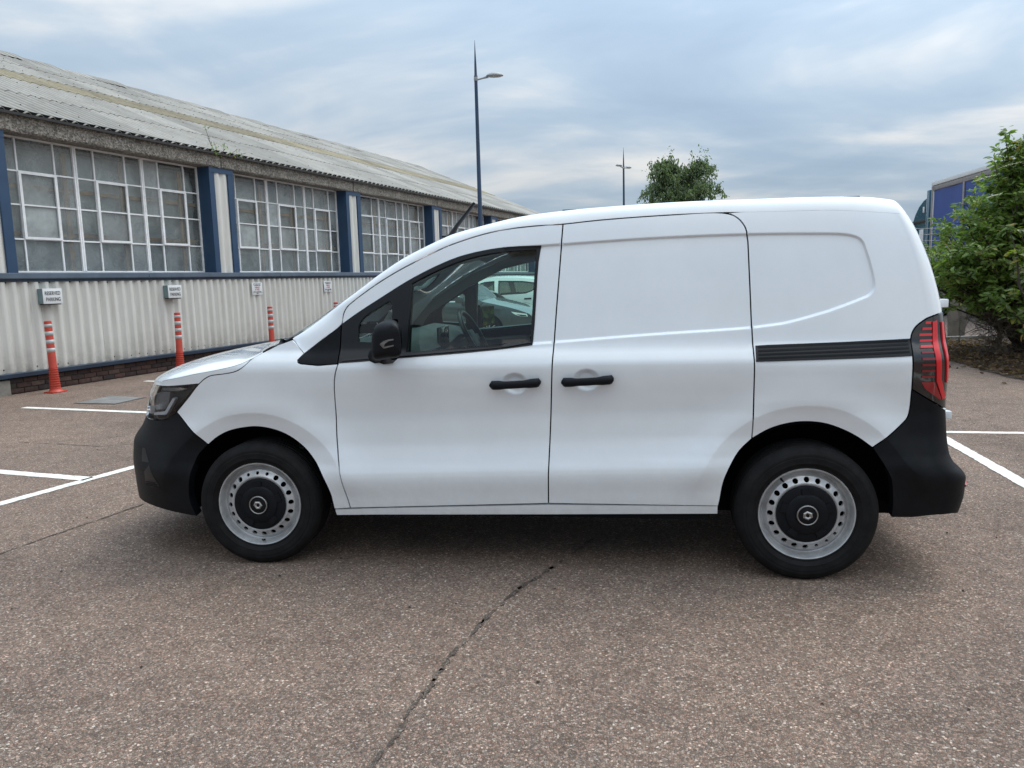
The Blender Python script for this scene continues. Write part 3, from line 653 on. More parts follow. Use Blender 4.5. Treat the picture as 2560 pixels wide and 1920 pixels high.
def small_sign(s, z, label):
    e = empty('customer_sign', wpos(s, -.055, z), WA); tag(e, label, 'sign', 'small customer notices on the shed wall')
    MB().bbox(-.16, .16, 0, .008, -.125, .125, .002).build('sign_face', M['signwhite'], e, angle=40)
    for tx_, zz, sz, mt in (('NOT VEHICLES NOT', .095, .030, M['ink']), ('A RESERVED PASS', .065, .030, M['ink']), ('PARKED', .022, .046, M['redink']), ('AT RISK', -.022, .046, M['redink']), ('STAFF & CUSTOMERS', -.066, .030, M['ink']), ('ONLY', -.098, .030, M['ink'])):
        text_mesh(tx_, sz, mt, 'lettering', e, (0, -.0015, zz), .85)
    MB().box(-.155, .155, -.0012, -.0002, -.0835, -.0805).build('rule_line', M['ink'], e)
small_sign(9.90, 1.40, 'small white notice with red words, nearer of the two, above the third bollard')
small_sign(12.43, 1.40, 'small white notice with red words, farther of the two, beside the windscreen pillar')

# ================================================================== BOLLARDS
M['bollard'] = simple('orange_red_plastic', (.42, .045, .024), .5, var=.15, vscale=6); M['reflect'] = simple('grey_white_reflective_band', (.42, .43, .43), .35, var=.15, vscale=30)
def make_bollard():
    e = empty('bollard')
    pr = [(.108, 0), (.108, .012), (.098, .020), (.078, .040), (.073, .055)]; z = .055
    while z < .36: pr += [(.073 - .045 * (z - .055), z + .004), (.073 - .045 * (z - .055), z + .018), (.067 - .045 * (z - .055), z + .022), (.067 - .045 * (z - .055), z + .030)]; z += .034
    pr += [(.0575, z), (.0545, z + .01), (.0505, 1.015), (.047, 1.03), (.030, 1.036), (.001, 1.036)]
    MB().lathe(pr, 28).build('post', M['bollard'], e, angle=40)
    for k, (a, b) in enumerate(((.585, .645), (.705, .765), (.825, .885), (.945, .990))):
        ra = .0585 - .0085 * a; MB().lathe([(ra - .002, a), (ra + .0012, a + .001), (ra + .0008, b - .001), (ra - .003, b)], 28).build('reflective_band', M['reflect'], e, smooth=True)
    MB().bbox(-.125, .125, -.085, .085, .0, .02, .006).build('base_plate', M['bollard'], e, angle=40)
    return e
b0 = make_bollard()
bl = ['red and white striped bollard nearest the left edge, fully in view', 'red and white striped bollard rising just left of the van bonnet', 'red and white striped bollard behind the rear of the van bonnet', 'red and white bollard of which only the top shows beside the windscreen pillar']
for i, s in enumerate((4.83, 7.24, 9.74, 12.11)):
    o = b0 if i == 0 else copy_tree(b0); o.location = wpos(s, -.45, 0); o.rotation_euler = (R_((-1.2, 1.0, 1.5, .5)[i]), R_((0.3, 1.2, 1.6, 0)[i]), WA + .6 * i); tag(o, bl[i], 'bollard', 'bollards along the shed wall')
# ================================================================== THE VAN
Y0, YC = -0.03, 0.90; HW = YC - Y0; AF, AR, LF = -0.30, 2.80, 0.60
def _nose():
    th = np.linspace(0, np.pi / 2, 300); X = np.sin(th) ** (2 / 2.3) * LF; Y = HW * (1 - np.cos(th) ** (2 / 2.6))
    return np.r_[0, np.cumsum(np.hypot(np.diff(X), np.diff(Y)))], X, Y
def _tail():
    X = [0.]; Y = [0.]; ln = .62; r = .12
    for t in np.linspace(0, 1, 40)[1:]: X.append(t * (ln - r)); Y.append(.03 * t * t)
    bx, by = X[-1], Y[-1]
    for q in np.linspace(0, np.pi / 2, 60)[1:]: X.append(bx + r * np.sin(q)); Y.append(by + r * (1 - np.cos(q)))
    X.append(X[-1]); Y.append(HW); X = np.array(X); Y = np.array(Y)
    return np.r_[0, np.cumsum(np.hypot(np.diff(X), np.diff(Y)))], X, Y
NS, NX, NY = _nose(); TS, TX, TY = _tail()
A_NOSE = AF - NS[-1]; A_TAIL = AR + TS[-1]
xfront = pchip([.16, .24, .34, .44, .54, .60, .64, .68, .74, .82, .88, .92, .96, 1.0, 1.1], [-1.0, -1.022, -1.024, -1.018, -1.022, -1.018, -.99, -.95, -.911, -.88, -.85, -.815, -.782, -.77, -.74])
xrear = pchip([.22, .3, .36, .40, .48, .52, .55, .6, .7, .9, 1.1, 1.2, 1.3, 1.4, 1.5, 1.6, 1.66, 1.72, 1.8], [3.40, 3.425, 3.437, 3.442, 3.441, 3.418, 3.386, 3.364, 3.355, 3.341, 3.334, 3.325, 3.309, 3.286, 3.256, 3.217, 3.188, 3.152, 3.10])
tumble = pchip([.2, .28, .36, .47, .485, .55, .65, .75, .85, .95, 1.03, 1.08, 1.12, 1.2, 1.4, 1.6, 1.7, 1.78, 1.85], [.06, .038, .024, .004, .005, .023, .040, .041, .028, .010, .001, .018, .040, .052, .079, .113, .136, .165, .22])
RECESS = smooth_open([(1.30, 1.598), (1.593, 1.607), (1.995, 1.621), (2.449, 1.624), (2.755, 1.616), (2.929, 1.606), (2.99, 1.591), (3.017, 1.571), (3.034, 1.514), (3.048, 1.439), (3.052, 1.379), (3.043, 1.349), (3.013, 1.323), (2.966, 1.306), (2.824, 1.263), (2.675, 1.221), (2.601, 1.204), (2.528, 1.195), (2.459, 1.187), (1.991, 1.162), (1.553, 1.134), (1.30, 1.119)], 5)
REC = np.array(RECESS)
CUPS = [(1.360, 0.946), (1.704, 0.962)]
WF, WR_ = (-0.005, 0.29), (2.716, 0.32)
def flare(a, z, c, Rf, Ra):
    r = np.hypot(a - c[0], z - c[1]); w = sstep((z - (c[1] + .02)) / .28)
    d = np.where(r >= Rf, -.020 * np.exp(-((r - Rf) / .10) ** 2), -.020 + .026 * np.clip((Rf - r) / (Rf - Ra), 0, 1.2))
    return d * w
def feat(a, z):
    f = flare(a, z, WF, .513, .43) + flare(a, z, WR_, .514, .43)
    P = np.c_[a, z]; near = (a > 1.25) & (a < 3.12) & (z > 1.08) & (z < 1.66)
    rc = np.zeros(len(a))
    if near.any():
        Q = P[near]; d = sdist(Q, REC); ins = inpoly(Q, [REC]); rc[near] = np.where(ins, .011 * sstep(d / .013), 0)
    f = f + rc
    for c in CUPS:
        q = np.hypot((a - c[0]) / .066, (z - c[1]) / .056); f = f + .020 * sstep((1 - q) / .45)
    return f
def S0(a, z):
    sF = np.clip(AF - a, 0, None); sR = np.clip(a - AR, 0, None)
    kx = (AF - xfront(z)) / LF; kr = (xrear(z) - AR) / TX[-1]
    x = np.where(a < AF, AF - np.interp(sF, NS, NX) * kx, np.where(a > AR, AR + np.interp(sR, TS, TX) * kr, a))
    yin = np.where(a < AF, np.interp(sF, NS, NY), np.where(a > AR, np.interp(sR, TS, TY), 0))
    zt = z - .03 * np.clip(a - .5, 0, 2) * np.clip((1.0 - z) / .35, 0, 1)
    fade = 1 - yin / HW
    y = Y0 + yin + (tumble(zt) + feat(a, z)) * fade
    return np.stack([x, y, z + 0 * a], -1)
def S(P, off=0.0):
    a, z = P[:, 0].astype(float), P[:, 1].astype(float); p = S0(a, z); e = .0025
    da = S0(a + e, z) - S0(a - e, z); dz = S0(a, z + e) - S0(a, z - e)
    n = np.cross(da, dz); n /= np.maximum(np.linalg.norm(n, axis=1, keepdims=True), 1e-12)
    n = np.where(n[:, 1:2] > 0.999, -n, n)
    return p + n * off, n
_ex = []
for c in (WF, WR_):
    for rr in (.500, .508, .5125, .5145, .519, .527, .54, .45, .475):
        for q in np.arange(0, math.pi, .012 / rr): _ex.append((c[0] + rr * math.cos(q), c[1] + rr * math.sin(q)))
_rq = resample(RECESS, .012)
for g in (-.006, -.001, .002, .0045, .007, .010, .014, .02): _ex += inset_loop(_rq, g).tolist()
for c in CUPS:
    for k in (.3, .5, .6, .7, .8, .9, .98, 1.04):
        for q in np.arange(0, 2 * math.pi, .16): _ex.append((c[0] + .066 * k * math.cos(q), c[1] + .056 * k * math.sin(q)))
for aa in np.arange(.4, 2.4, .02):
    for zz in (.455, .465, .475, .487, .50): _ex.append((aa, zz + .03 * np.clip(aa - .5, 0, 2) * .97))
for zz in np.arange(.25, 1.7, .02):
    for ss in np.linspace(.46, .72, 12): _ex.append((AR + ss, zz))
for zz in np.arange(.22, .96, .02):
    for ss in np.arange(.02, 1.0, .02): _ex.append((AF - ss, zz))
EXTRA = np.array(_ex)
van = empty('delivery_van', (1.36, YC, 0)); van['label'] = 'white panel van with black bumpers parked side-on in the foreground'; van['category'] = 'van'
VP = empty('van_tmp'); bpy.data.objects.remove(VP)
def reloc(o):
    # children are authored in world coordinates; the van's Empty stands at its middle
    o.matrix_parent_inverse = Matrix.Translation((-1.36, -YC, 0)) if o.parent == van else o.matrix_parent_inverse
    return o
def vpart(name, loops, mat, gap=.0033, off=0.0, parent=None, step=.03, flange=.016, both=True, extra=True, estep=.02, label=None):
    out = []
    for mir in ((None, YC) if both else (None,)):
        o = cdt_panel(name, loops, S, mat, (parent[0 if mir is None else 1] if isinstance(parent, (list, tuple)) else parent) or van, step=step, estep=estep, extra=EXTRA if extra else None, gap=gap, off=off, flange=flange, mirror=mir)
        if o.parent == van: reloc(o)
        out.append(o)
    return out
so = smooth_open
shut = so([(-.273, .957), (-.238, .983), (-.205, .998), (-.164, 1.004), (-.127, 1.008), (-.061, 1.021), (-.016, 1.047), (.022, 1.082), (.072, 1.110)], 4)
fseam = so([(.480, 1.052), (.461, .996), (.452, .950), (.444, .85), (.441, .69), (.452, .562), (.467, .447), (.491, .307)], 4)
archf = so([(.403, .300), (.391, .391), (.359, .478), (.308, .561), (.244, .631), (.160, .689), (.074, .718), (0, .727), (-.076, .720), (-.147, .704), (-.212, .674), (-.271, .631)], 4)
bseam = so([(1.595, 1.697), (1.578, 1.487), (1.553, 1.184), (1.532, .853), (1.518, .603), (1.508, .350)], 3)
dtop = so([(.491, 1.243), (.499, 1.291), (.520, 1.330), (.561, 1.363), (.662, 1.431), (.750, 1.482), (.825, 1.520), (1.009, 1.603), (1.099, 1.633), (1.206, 1.662), (1.312, 1.681), (1.452, 1.693), (1.595, 1.697)], 4)
stop = so([(1.595, 1.697), (1.779, 1.710), (2.102, 1.721), (2.334, 1.721), (2.395, 1.701), (2.435, 1.652), (2.448, 1.588)], 5)
srear = so([(2.448, 1.588), (2.455, 1.378), (2.462, 1.169), (2.468, 1.002), (2.469, .785), (2.467, .676)], 3)
archr = so([(2.317, .350), (2.323, .38), (2.339, .479), (2.370, .555), (2.412, .622), (2.467, .676)], 4)
archr2 = so([(2.467, .676), (2.550, .724), (2.638, .750), (2.715, .756), (2.786, .748), (2.870, .722), (2.950, .684), (3.019, .637)], 4)
qedge = so([(3.019, .637), (3.081, .683), (3.16, .742), (3.192, .772), (3.205, .812), (3.209, .905)], 4)
ttop = so([(3.206, 1.123), (3.215, 1.152), (3.236, 1.181), (3.269, 1.203), (3.315, 1.224), (3.40, 1.240), (3.52, 1.243)], 4)
tbot = [(3.209, .905), (3.301, .854), (3.383, .812), (3.52, .775)]
hlbot = so([(-.439, .804), (-.467, .780), (-.514, .762), (-.596, .750), (-.697, .740), (-.85, .745)], 4)
hltop = [(-.273, .957), (-.427, .946), (-.512, .940), (-.75, .935), (-1.02, .932)]
# --- painted panels
wing = vpart('front_wing', [shut + [(.15, 1.146), (.228, 1.172), (.296, 1.103), (.266, 1.072), (.270, 1.060), (.284, 1.054), (.377, 1.045)] + fseam + [(.45, .303)] + archf + [(-.321, .687), (-.439, .804), (-.359, .877)]], M['white'])
glasshouse = so([(.482, 1.054), (.613, 1.061), (.809, 1.076), (1.022, 1.089), (1.270, 1.107), (1.446, 1.127)], 2) + so([(1.446, 1.127), (1.456, 1.223), (1.466, 1.366), (1.477, 1.521), (1.491, 1.600)], 2)[1:] + so([(1.491, 1.600), (1.330, 1.598), (1.206, 1.584), (1.082, 1.557), (.956, 1.509), (.829, 1.448), (.702, 1.375), (.572, 1.298), (.493, 1.246)], 3)[1:]
hole = inset_loop(resample(glasshouse, .03), .012).tolist()
fdoor = vpart('front_door', [fseam + bseam[::-1][:-1] + dtop[::-1], [p for p in hole]], M['white'])
sdoor = vpart('sliding_door', [bseam[::-1][:-1] + stop[:-1] + srear[:-1] + archr[::-1]], M['white'])
quart = vpart('rear_wing', [srear[::-1][:-1] + stop[::-1][:12] + [(2.36, 1.7215), (2.42, 1.7238), (2.6, 1.7208), (2.8, 1.7178), (2.95, 1.7128), (3.3, 1.6928), (3.52, 1.6828), (3.52, 1.40)] + ttop[::-1] + [(3.204, 1.04)] + qedge[::-1] + archr2[::-1][1:-1]], M['white'])
sill = vpart('sill', [[(.403, .298), (.63, .310), (1.507, .344), (2.317, .351), (2.317, .305), (1.505, .286), (.624, .268), (.408, .261)]], M['white'], off=-.004, flange=.06)
rdoor = vpart('rear_door', [[(3.527, 1.675), (A_TAIL, 1.675), (A_TAIL, .585), (3.527, .60)]], M['white'], gap=.004, step=.05)
# --- black plastic
fbump = vpart('front_bumper', [hlbot + [(-1.02, .76), (A_NOSE, .76), (A_NOSE, .25), (-.95, .262)] + so([(-.85, .275), (-.693, .275), (-.575, .268), (-.472, .255), (-.358, .240)], 3) + so([(-.358, .243), (-.376, .335), (-.366, .420), (-.342, .522), (-.313, .588), (-.271, .631)], 3) + [(-.321, .687)]], M['plastic'], flange=.05)
grille = vpart('grille', [[(-1.03, .93), (A_NOSE, .93), (A_NOSE, .765), (-1.03, .765)]], M['gloss'], off=-.012)
rbump = vpart('rear_bumper', [so([(3.092, .303), (3.083, .402), (3.072, .486), (3.061, .566), (3.019, .637)], 3)[:-1] + qedge + [(3.301, .854), (3.383, .812), (3.522, .772), (3.53, .60), (A_TAIL, .58), (A_TAIL, .27), (3.535, .29), (3.36, .318), (3.27, .312), (3.184, .302)]], M['plastic'], flange=.05)
vpart('corner_trim', [[(.264, 1.067), (.298, 1.104), (.394, 1.174), (.487, 1.241), (.476, 1.052), (.377, 1.047), (.284, 1.055)]], M['plastic'], off=.002, gap=.001, extra=False)
# --- window trim and glass
gmain = so([(.852, 1.436), (.956, 1.485), (1.082, 1.533), (1.207, 1.563), (1.330, 1.577), (1.468, 1.581)], 3) + [(1.462, 1.50), (1.435, 1.143), (1.20, 1.127), (.959, 1.110), (.822, 1.100)]
gq = so([(.577, 1.156), (.578, 1.233), (.605, 1.275), (.66, 1.312), (.735, 1.353)], 3) + [(.752, 1.338), (.747, 1.144)]
trim = vpart('window_trim', [glasshouse, gmain, gq], M['trim'], off=.003, gap=0.0, parent=fdoor, extra=False, flange=.02)
glass = vpart('window_glass', [inset_loop(resample(gmain, .03), -.012).tolist()], M['glass'], off=-.012, gap=0, parent=fdoor, flange=0, extra=False, step=.06, estep=.04)
vpart('quarter_glass', [inset_loop(resample(gq, .02), -.010).tolist()], M['glass'], off=-.012, gap=0, parent=fdoor, flange=0, extra=False, step=.06)
vpart('window_seal', [[(.50, 1.062), (.809, 1.082), (1.022, 1.095), (1.270, 1.113), (1.440, 1.133), (1.441, 1.141), (1.270, 1.123), (1.022, 1.104), (.809, 1.090), (.50, 1.070)]], M['seal'], off=.009, gap=0, parent=fdoor, extra=False, flange=.01)
# --- inner shell behind the shut lines
shell_out = [(.42, .31), (2.30, .36)] + [(2.716 - .44 * math.cos(q), .32 + .44 * math.sin(q)) for q in np.linspace(.15, math.pi - .25, 20)] + [(3.15, .7), (3.4, .85), (3.4, 1.66), (2.4, 1.69), (1.6, 1.68), (1.2, 1.64), (.83, 1.50), (.52, 1.31), (.50, 1.24), (.28, 1.10), (.06, 1.08), (-.2, .98), (-.33, .84), (-.30, .70)] + [(-.005 + .45 * math.cos(q), .29 + .45 * math.sin(q)) for q in np.linspace(math.pi - .75, .15, 20)]
vpart('body_shell', [shell_out, inset_loop(resample(glasshouse, .03), .02).tolist()], M['under'], off=-.03, gap=0, flange=0, extra=False, step=.06, estep=.05)
# --- sliding rail: black channel with ribs
rail = vpart('sliding_rail', [[(2.475, 1.110), (2.53, 1.113), (3.203, 1.131), (3.201, 1.056), (3.137, 1.054), (2.474, 1.040)]], M['trim'], off=.004, gap=0, extra=False)
for k in range(4):
    z0 = 1.050 + .016 * k
    vpart('rib', [[(2.485, z0), (3.19, z0 + .019), (3.19, z0 + .027), (2.485, z0 + .008)]], M['plastic'], off=.0058, gap=0, parent=rail, extra=False, flange=.004)
# --- head lights
hl = vpart('headlight', [hltop + [(-1.04, .86), (-1.02, .77)] + hlbot[::-1] + [(-.359, .877)]], M['lampdark'], off=-.05, gap=.002, flange=0)
vpart('lens', [hltop + [(-1.04, .86), (-1.02, .77)] + hlbot[::-1] + [(-.359, .877)]], M['lens'], off=.001, gap=.003, parent=hl, flange=.012)
vpart('bezel', [[(-.288, .944), (-.30, .948), (-.455, .797), (-.50, .771), (-.60, .757), (-.62, .768), (-.51, .786), (-.462, .815), (-.375, .885)]], M['gloss'], off=-.008, gap=0, parent=hl, flange=.01)
vpart('light_guide', [[(-.462, .868), (-.482, .872), (-.556, .796), (-.70, .780), (-.70, .767), (-.545, .780), (-.530, .792)]], M['drl'], off=-.018, gap=0, parent=hl, flange=.02)
vpart('reflector', [[(-.53, .905), (-.68, .90), (-.80, .88), (-.80, .815), (-.70, .795), (-.575, .805), (-.54, .83)]], M['reflector'], off=-.03, gap=0, parent=hl, flange=.03)
vpart('indicator_bar', [[(-.37, .925), (-.42, .932), (-.60, .928), (-.60, .914), (-.44, .912)]], M['reflector'], off=-.015, gap=0, parent=hl, flange=.02)
vpart('daytime_lamp', [[(-.735, .815), (-.765, .815), (-.758, .772), (-.725, .772)]], M['drl'], off=-.008, gap=0, parent=hl, flange=.02)
vpart('fog_recess', [[(-.640, .592), (-.672, .590), (-.668, .520), (-.597, .524)]], M['trim'], off=.001, gap=0, parent=fbump, flange=.004)
vpart('air_intake', [[(-.592, .512), (-.640, .47), (-.650, .405), (-.60, .388), (-.528, .398)]], M['trim'], off=.001, gap=0, parent=fbump, flange=.004)
for k in range(3):
    z0 = .392 + .010 * k
    vpart('intake_slat', [[(-.535 - .012 * k, z0 + .004), (-.64, z0), (-.64, z0 + .004), (-.535 - .012 * k, z0 + .008)]], M['plastic'], off=.004, gap=0, parent=fbump, flange=.003, extra=False)
# --- tail lights
tl = vpart('tail_light', [ttop + [(3.53, 1.1), (3.53, .9)] + tbot[::-1] + [(3.205, 1.04)]], M['gloss'], off=.002)
vpart('light_bar', [[(3.325, 1.203), (3.348, 1.208), (3.340, 1.09), (3.352, .95), (3.392, .86), (3.368, .855), (3.327, .94), (3.312, 1.09)]], M['red'], off=.008, gap=0, parent=tl, flange=.008)
vpart('outer_bar', [[(3.378, 1.20), (3.398, 1.20), (3.392, 1.09), (3.410, .94), (3.392, .93), (3.372, 1.09)]], M['red'], off=.008, gap=0, parent=tl, flange=.008)
vpart('lower_lens', [[(3.252, .938), (3.318, .938), (3.362, .86), (3.355, .852), (3.272, .909)]], M['midred'], off=.006, gap=0, parent=tl, flange=.006)
for k in range(5):
    z0 = 1.088 + .0265 * k; x0 = 3.247 + max(0, k - 2) * .018 + .001 * k
    vpart('light_strip', [[(x0, z0), (3.316, z0 + .0), (3.318, z0 + .0115), (x0 + .004, z0 + .011)]], M['red'], off=.006, gap=0, parent=tl, flange=.006)
for k in range(5):
    z0 = .958 + .0265 * k
    vpart('light_strip', [[(3.250, z0), (3.316, z0), (3.316, z0 + .009), (3.250, z0 + .009)]], M['darkred'], off=.006, gap=0, parent=tl, flange=.006)
vpart('reflector', [[(3.43, .450), (3.50, .466), (3.60, .466), (3.60, .43), (3.50, .43), (3.44, .438)]], M['red'], off=.004, gap=0, parent=rbump, flange=.004)
# --- A-pillar, cant rail and rear roof edge: rounded strip from the door seam up to the roof line
Tx = np.array([.202, .303, .426, .578, .676, .809, .938, 1.047, 1.199, 1.364, 1.478, 1.730, 2.215, 2.639, 2.95, 3.03, 3.09])
Ty = np.array([.060, .072, .086, .104, .115, .131, .144, .155, .170, .186, .191, .194, .200, .205, .21, .212, .215])
Tz = np.array([1.168, 1.230, 1.315, 1.417, 1.486, 1.567, 1.626, 1.670, 1.706, 1.740, 1.755, 1.772, 1.784, 1.7835, 1.775, 1.768, 1.757])
fTy, fTz = pchip(Tx, Ty), pchip(Tx, Tz)
Tp = lambda x: np.array([x, float(fTy(x)), float(fTz(x))])
CROWN = .045
def roofz(x, y): w = (YC - y) / (YC - float(fTy(x))); return float(fTz(x)) + CROWN * (1 - w * w) * min(1, max(0, (x - .6) / .6))
bot = so([(.296, 1.103), (.394, 1.174), (.491, 1.245), (.499, 1.291), (.520, 1.330), (.561, 1.363), (.662, 1.431), (.75, 1.482), (.825, 1.52), (1.009, 1.603), (1.099, 1.633), (1.206, 1.662), (1.312, 1.681), (1.452, 1.693), (1.595, 1.697), (1.779, 1.710), (2.102, 1.721), (2.36, 1.7215), (2.6, 1.718), (2.8, 1.715), (2.95, 1.710)], 3)
tx_k = pchip([0, 3, 6, 9, 12, 15, 18, 21, 24, 27, 30, 33, 36, 39, 42, 45, 48, 51, 54, 57, 60], [.212, .305, .395, .437, .468, .505, .615, .70, .785, .975, 1.07, 1.18, 1.295, 1.44, 1.59, 1.78, 2.105, 2.36, 2.6, 2.8, 2.95])
stations = [(np.array(b), Tp(float(tx_k(i)))) for i, b in enumerate(bot)]
for a_, x_ in ((3.05, 3.02), (3.15, 3.06), (3.25, 3.078), (3.32, 3.088), (3.37, 3.09), (3.41, 3.09), (3.44, 3.09), (3.47, 3.09), (3.50, 3.09)):
    stations.append((np.array((a_, float(np.interp(a_, [2.95, 3.3, 3.52], [1.710, 1.69, 1.68])))), Tp(x_)))
for k in range(1, 9):
    y_ = .215 + (YC - .215) * k / 8; a_ = float(np.interp(y_ - Y0 - .115, TY[-60:], TS[-60:])) + AR if False else 3.50 + (A_TAIL - 3.50) * k / 8
    stations.append((np.array((a_, 1.68)), np.array([3.09, y_, roofz(3.09, y_)])))
def strip(stn, nv=9, gapb=.0028):
    V = []
    for b, T in stn:
        gapb = .0028 if b[0] < 2.38 else 0.0
        p, n = S(np.array([b]), 0.0); p = p[0]; n = n[0]; w = T - p; wt = w - n * (w @ n)
        p = p + wt / max(np.linalg.norm(wt), 1e-6) * gapb
        c = p + wt * .88
        for v in np.linspace(0, 1, nv):
            V.append((1 - v) ** 2 * p + 2 * v * (1 - v) * c + v * v * T)
    V = np.array(V); G_ = V.reshape(len(stn), nv, 3); du = np.gradient(G_, axis=0); dv = np.gradient(G_, axis=1); NN = np.cross(du, dv); NN /= np.maximum(np.linalg.norm(NN, axis=2, keepdims=True), 1e-9)
    for i, (b, T) in enumerate(stn): NN[i, 0] = S(np.array([b]))[1][0]
    NN = np.where(NN[:, :, 1:2] * 0 + np.sum(NN * NN[:, :1], 2, keepdims=True) < -.2, -NN, NN)
    return V, NN.reshape(-1, 3)
SV, SN = strip(stations)
nS = len(stations); FS = grid_faces(nS, 9)
for mir in (False, True):
    v = SV.copy(); vn = SN.copy(); ff = FS
    f0 = FS[len(FS) // 2]; fn_ = np.cross(v[f0[1]] - v[f0[0]], v[f0[2]] - v[f0[0]])
    if fn_ @ vn[f0[0]] < 0: ff = [f[::-1] for f in FS]
    if mir: v[:, 1] = 2 * YC - v[:, 1]; vn[:, 1] *= -1; ff = [f[::-1] for f in ff]
    reloc(mk('roof_rail', v, ff, M['white'], van, True, vn))
# --- roof skin and windscreen span between the two rails
def span(xs, bulge, n, name, mat, parent=van, drop=None):
    V = []
    for x in xs:
        T = Tp(x); bx, bz = bulge(x)
        for w in np.linspace(-1, 1, n):
            k = 1 - w * w; V.append((T[0] - bx * k, YC + w * (YC - T[1]), T[2] + bz * k - (drop or 0)))
    o = mk(name, V, grid_faces(len(xs), n, True), mat, parent)
    return reloc(o) if parent == van else o
XW = 0.93
span(np.r_[np.linspace(XW, 1.6, 16), np.linspace(1.7, 3.09, 20)], lambda x: (max(0, (1.25 - x)) * .22, CROWN * min(1, max(0, (x - .6) / .6))), 25, 'roof', M['white'])
wb = lambda x: (.24 - .17 * (x - .212) / (XW - .212) if x < XW else .07, .005 + .02 * (x - .2))
span(np.linspace(.222, XW - .012, 18), wb, 25, 'windscreen', M['glass'], drop=.004)
span(np.linspace(XW, 2.9, 24), lambda x: (0, .02), 9, 'headliner', M['headliner'], drop=.06)
# roof rack fixing caps
for x in (1.02, 1.62, 2.93):
    for s in (0, 1):
        y = float(fTy(x)) + .012; y = y if s == 0 else 2 * YC - y
        mb = MB().bbox(x - .035, x + .035, y - .008, y + .008, float(fTz(x)) - .004, float(fTz(x)) + .0065, .003); reloc(mb.build('roof_fixing_cap', M['trim'], van, angle=40))
# --- bonnet: crowned skin plus the turned-down edge above the shut line
esm = pchip([-1.75, -.75, -.6, -.5, -.4, -.273, -.15, -.05, .02, .072], [.948, .950, .962, .976, .990, 1.010, 1.030, 1.052, 1.082, 1.112])
ea = np.r_[np.linspace(A_NOSE, -.9, 8), np.linspace(-.86, .072, 44)]
skirt = [(a, float(esm(a))) for a in ea] + shut[::-1] + [(-.34, .952), (-.427, .946), (-.512, .940), (-.75, .935), (-1.02, .932), (A_NOSE, .932)]
fMx = pchip([0, .12, .25, .4, .6, .8, 1], [-.785, -.77, -.72, -.62, -.40, -.20, -.03])
fMz = pchip([-.80, -.785, -.765, -.73, -.68, -.60, -.5, -.35, -.2, -.03], [.945, .958, .978, .998, 1.018, 1.040, 1.063, 1.091, 1.114, 1.136])
BV = []; ws = np.sin(np.linspace(-math.pi / 2, math.pi / 2, 45)); nb = len(ws)
for i, a in enumerate(ea):
    E_, _n = S(np.array([(a, float(esm(a)))])); E_ = E_[0]; t = i / (len(ea) - 1); mx = float(fMx(t)); mz = float(fMz(mx))
    for w in ws:
        k = abs(w); f = 1 - (1 - k ** 2.3) ** (1 / 1.7)
        BV.append((mx + (E_[0] - mx) * k ** 2.0, YC + w * (YC - E_[1]), mz + (E_[2] - mz) * f))
bonnet = reloc(mk('bonnet', BV, grid_faces(len(ea), nb, True), M['white'], van))
vpart('bonnet_edge', [skirt], M['white'], gap=.0016, parent=[bonnet, bonnet], flange=.012, step=.015, estep=.012)
mb = MB(); mb.add([(.08 + (-.14) * (1 - w * w), YC + w * .80, 1.085 + .03 * (1 - w * w)) for w in np.linspace(-1, 1, 17)] + [(.30 + (-.20) * (1 - w * w), YC + w * .80, 1.15 + .03 * (1 - w * w)) for w in np.linspace(-1, 1, 17)], grid_faces(2, 17, True))
reloc(mb.build('cowl_panel', M['plastic'], van, smooth=True))
mb = MB(); mb.tube([(.03, .34, 1.135), (.10, .55, 1.185), (.13, .95, 1.20)], .010, 6); mb.tube([(.02, .33, 1.12), (.03, .34, 1.15)], .016, 8); reloc(mb.build('wiper', M['trim'], van, smooth=True))
mb = MB(); mb.tube([(.84, YC, 1.66), (.86, YC, 1.705), (.90, YC, 1.765), (1.012, YC, 1.893)], [.030, .020, .013, .010], 8); reloc(mb.build('aerial', M['trim'], van, smooth=True))
# --- door handles
def handle(cx, cz, parent, side):
    V = []; nx = 28; nr = 12
    for i in range(nx):
        t = -1 + 2 * i / (nx - 1); x = cx + t * .123; h = .0185 + .0035 * sstep(np.array((abs(t) - .35) / .3)) ; h = float(h) * (1 if abs(t) < .88 else math.sqrt(max(0.02, 1 - ((abs(t) - .88) / .125) ** 2)))
        zc_ = cz + .0062 * t + .002 * t * t; yy = Y0 - .030 - .006 * (1 - t * t) + (.012 if abs(t) > .9 else 0); dp = .010 + .012 * float(sstep(np.array((abs(t) - .4) / .35)))
        for k in range(nr):
            q = 2 * math.pi * k / nr; V.append((x, yy + dp * .5 + (dp + .004) * .9 * math.sin(q) * .9, zc_ + h * math.cos(q)))
    F_ = [(i * nr + k, i * nr + (k + 1) % nr, (i + 1) * nr + (k + 1) % nr, (i + 1) * nr + k) for i in range(nx - 1) for k in range(nr)] + [tuple(range(nr))[::-1], tuple((nx - 1) * nr + k for k in range(nr))]
    V = np.array(V)
    if side: V[:, 1] = 2 * YC - V[:, 1]; F_ = [f[::-1] for f in F_]
    return mk('door_handle', V, F_, M['plastic'], parent)
for s in (0, 1):
    handle(1.3645, .9465, fdoor[s], s); handle(1.709, .9585, sdoor[s], s)
# rear door hinges
for zz in (.76, 1.28):
    for s in (0, 1):
        x0 = float(xrear(zz)); yy = (lambda y: y if s == 0 else 2 * YC - y)
        mb = MB().bbox(x0 - .01, x0 + .038, min(yy(.16), yy(.24)), max(yy(.16), yy(.24)), zz - .019, zz + .019, .006); mb.build('hinge', M['white'], rdoor[s], angle=40)
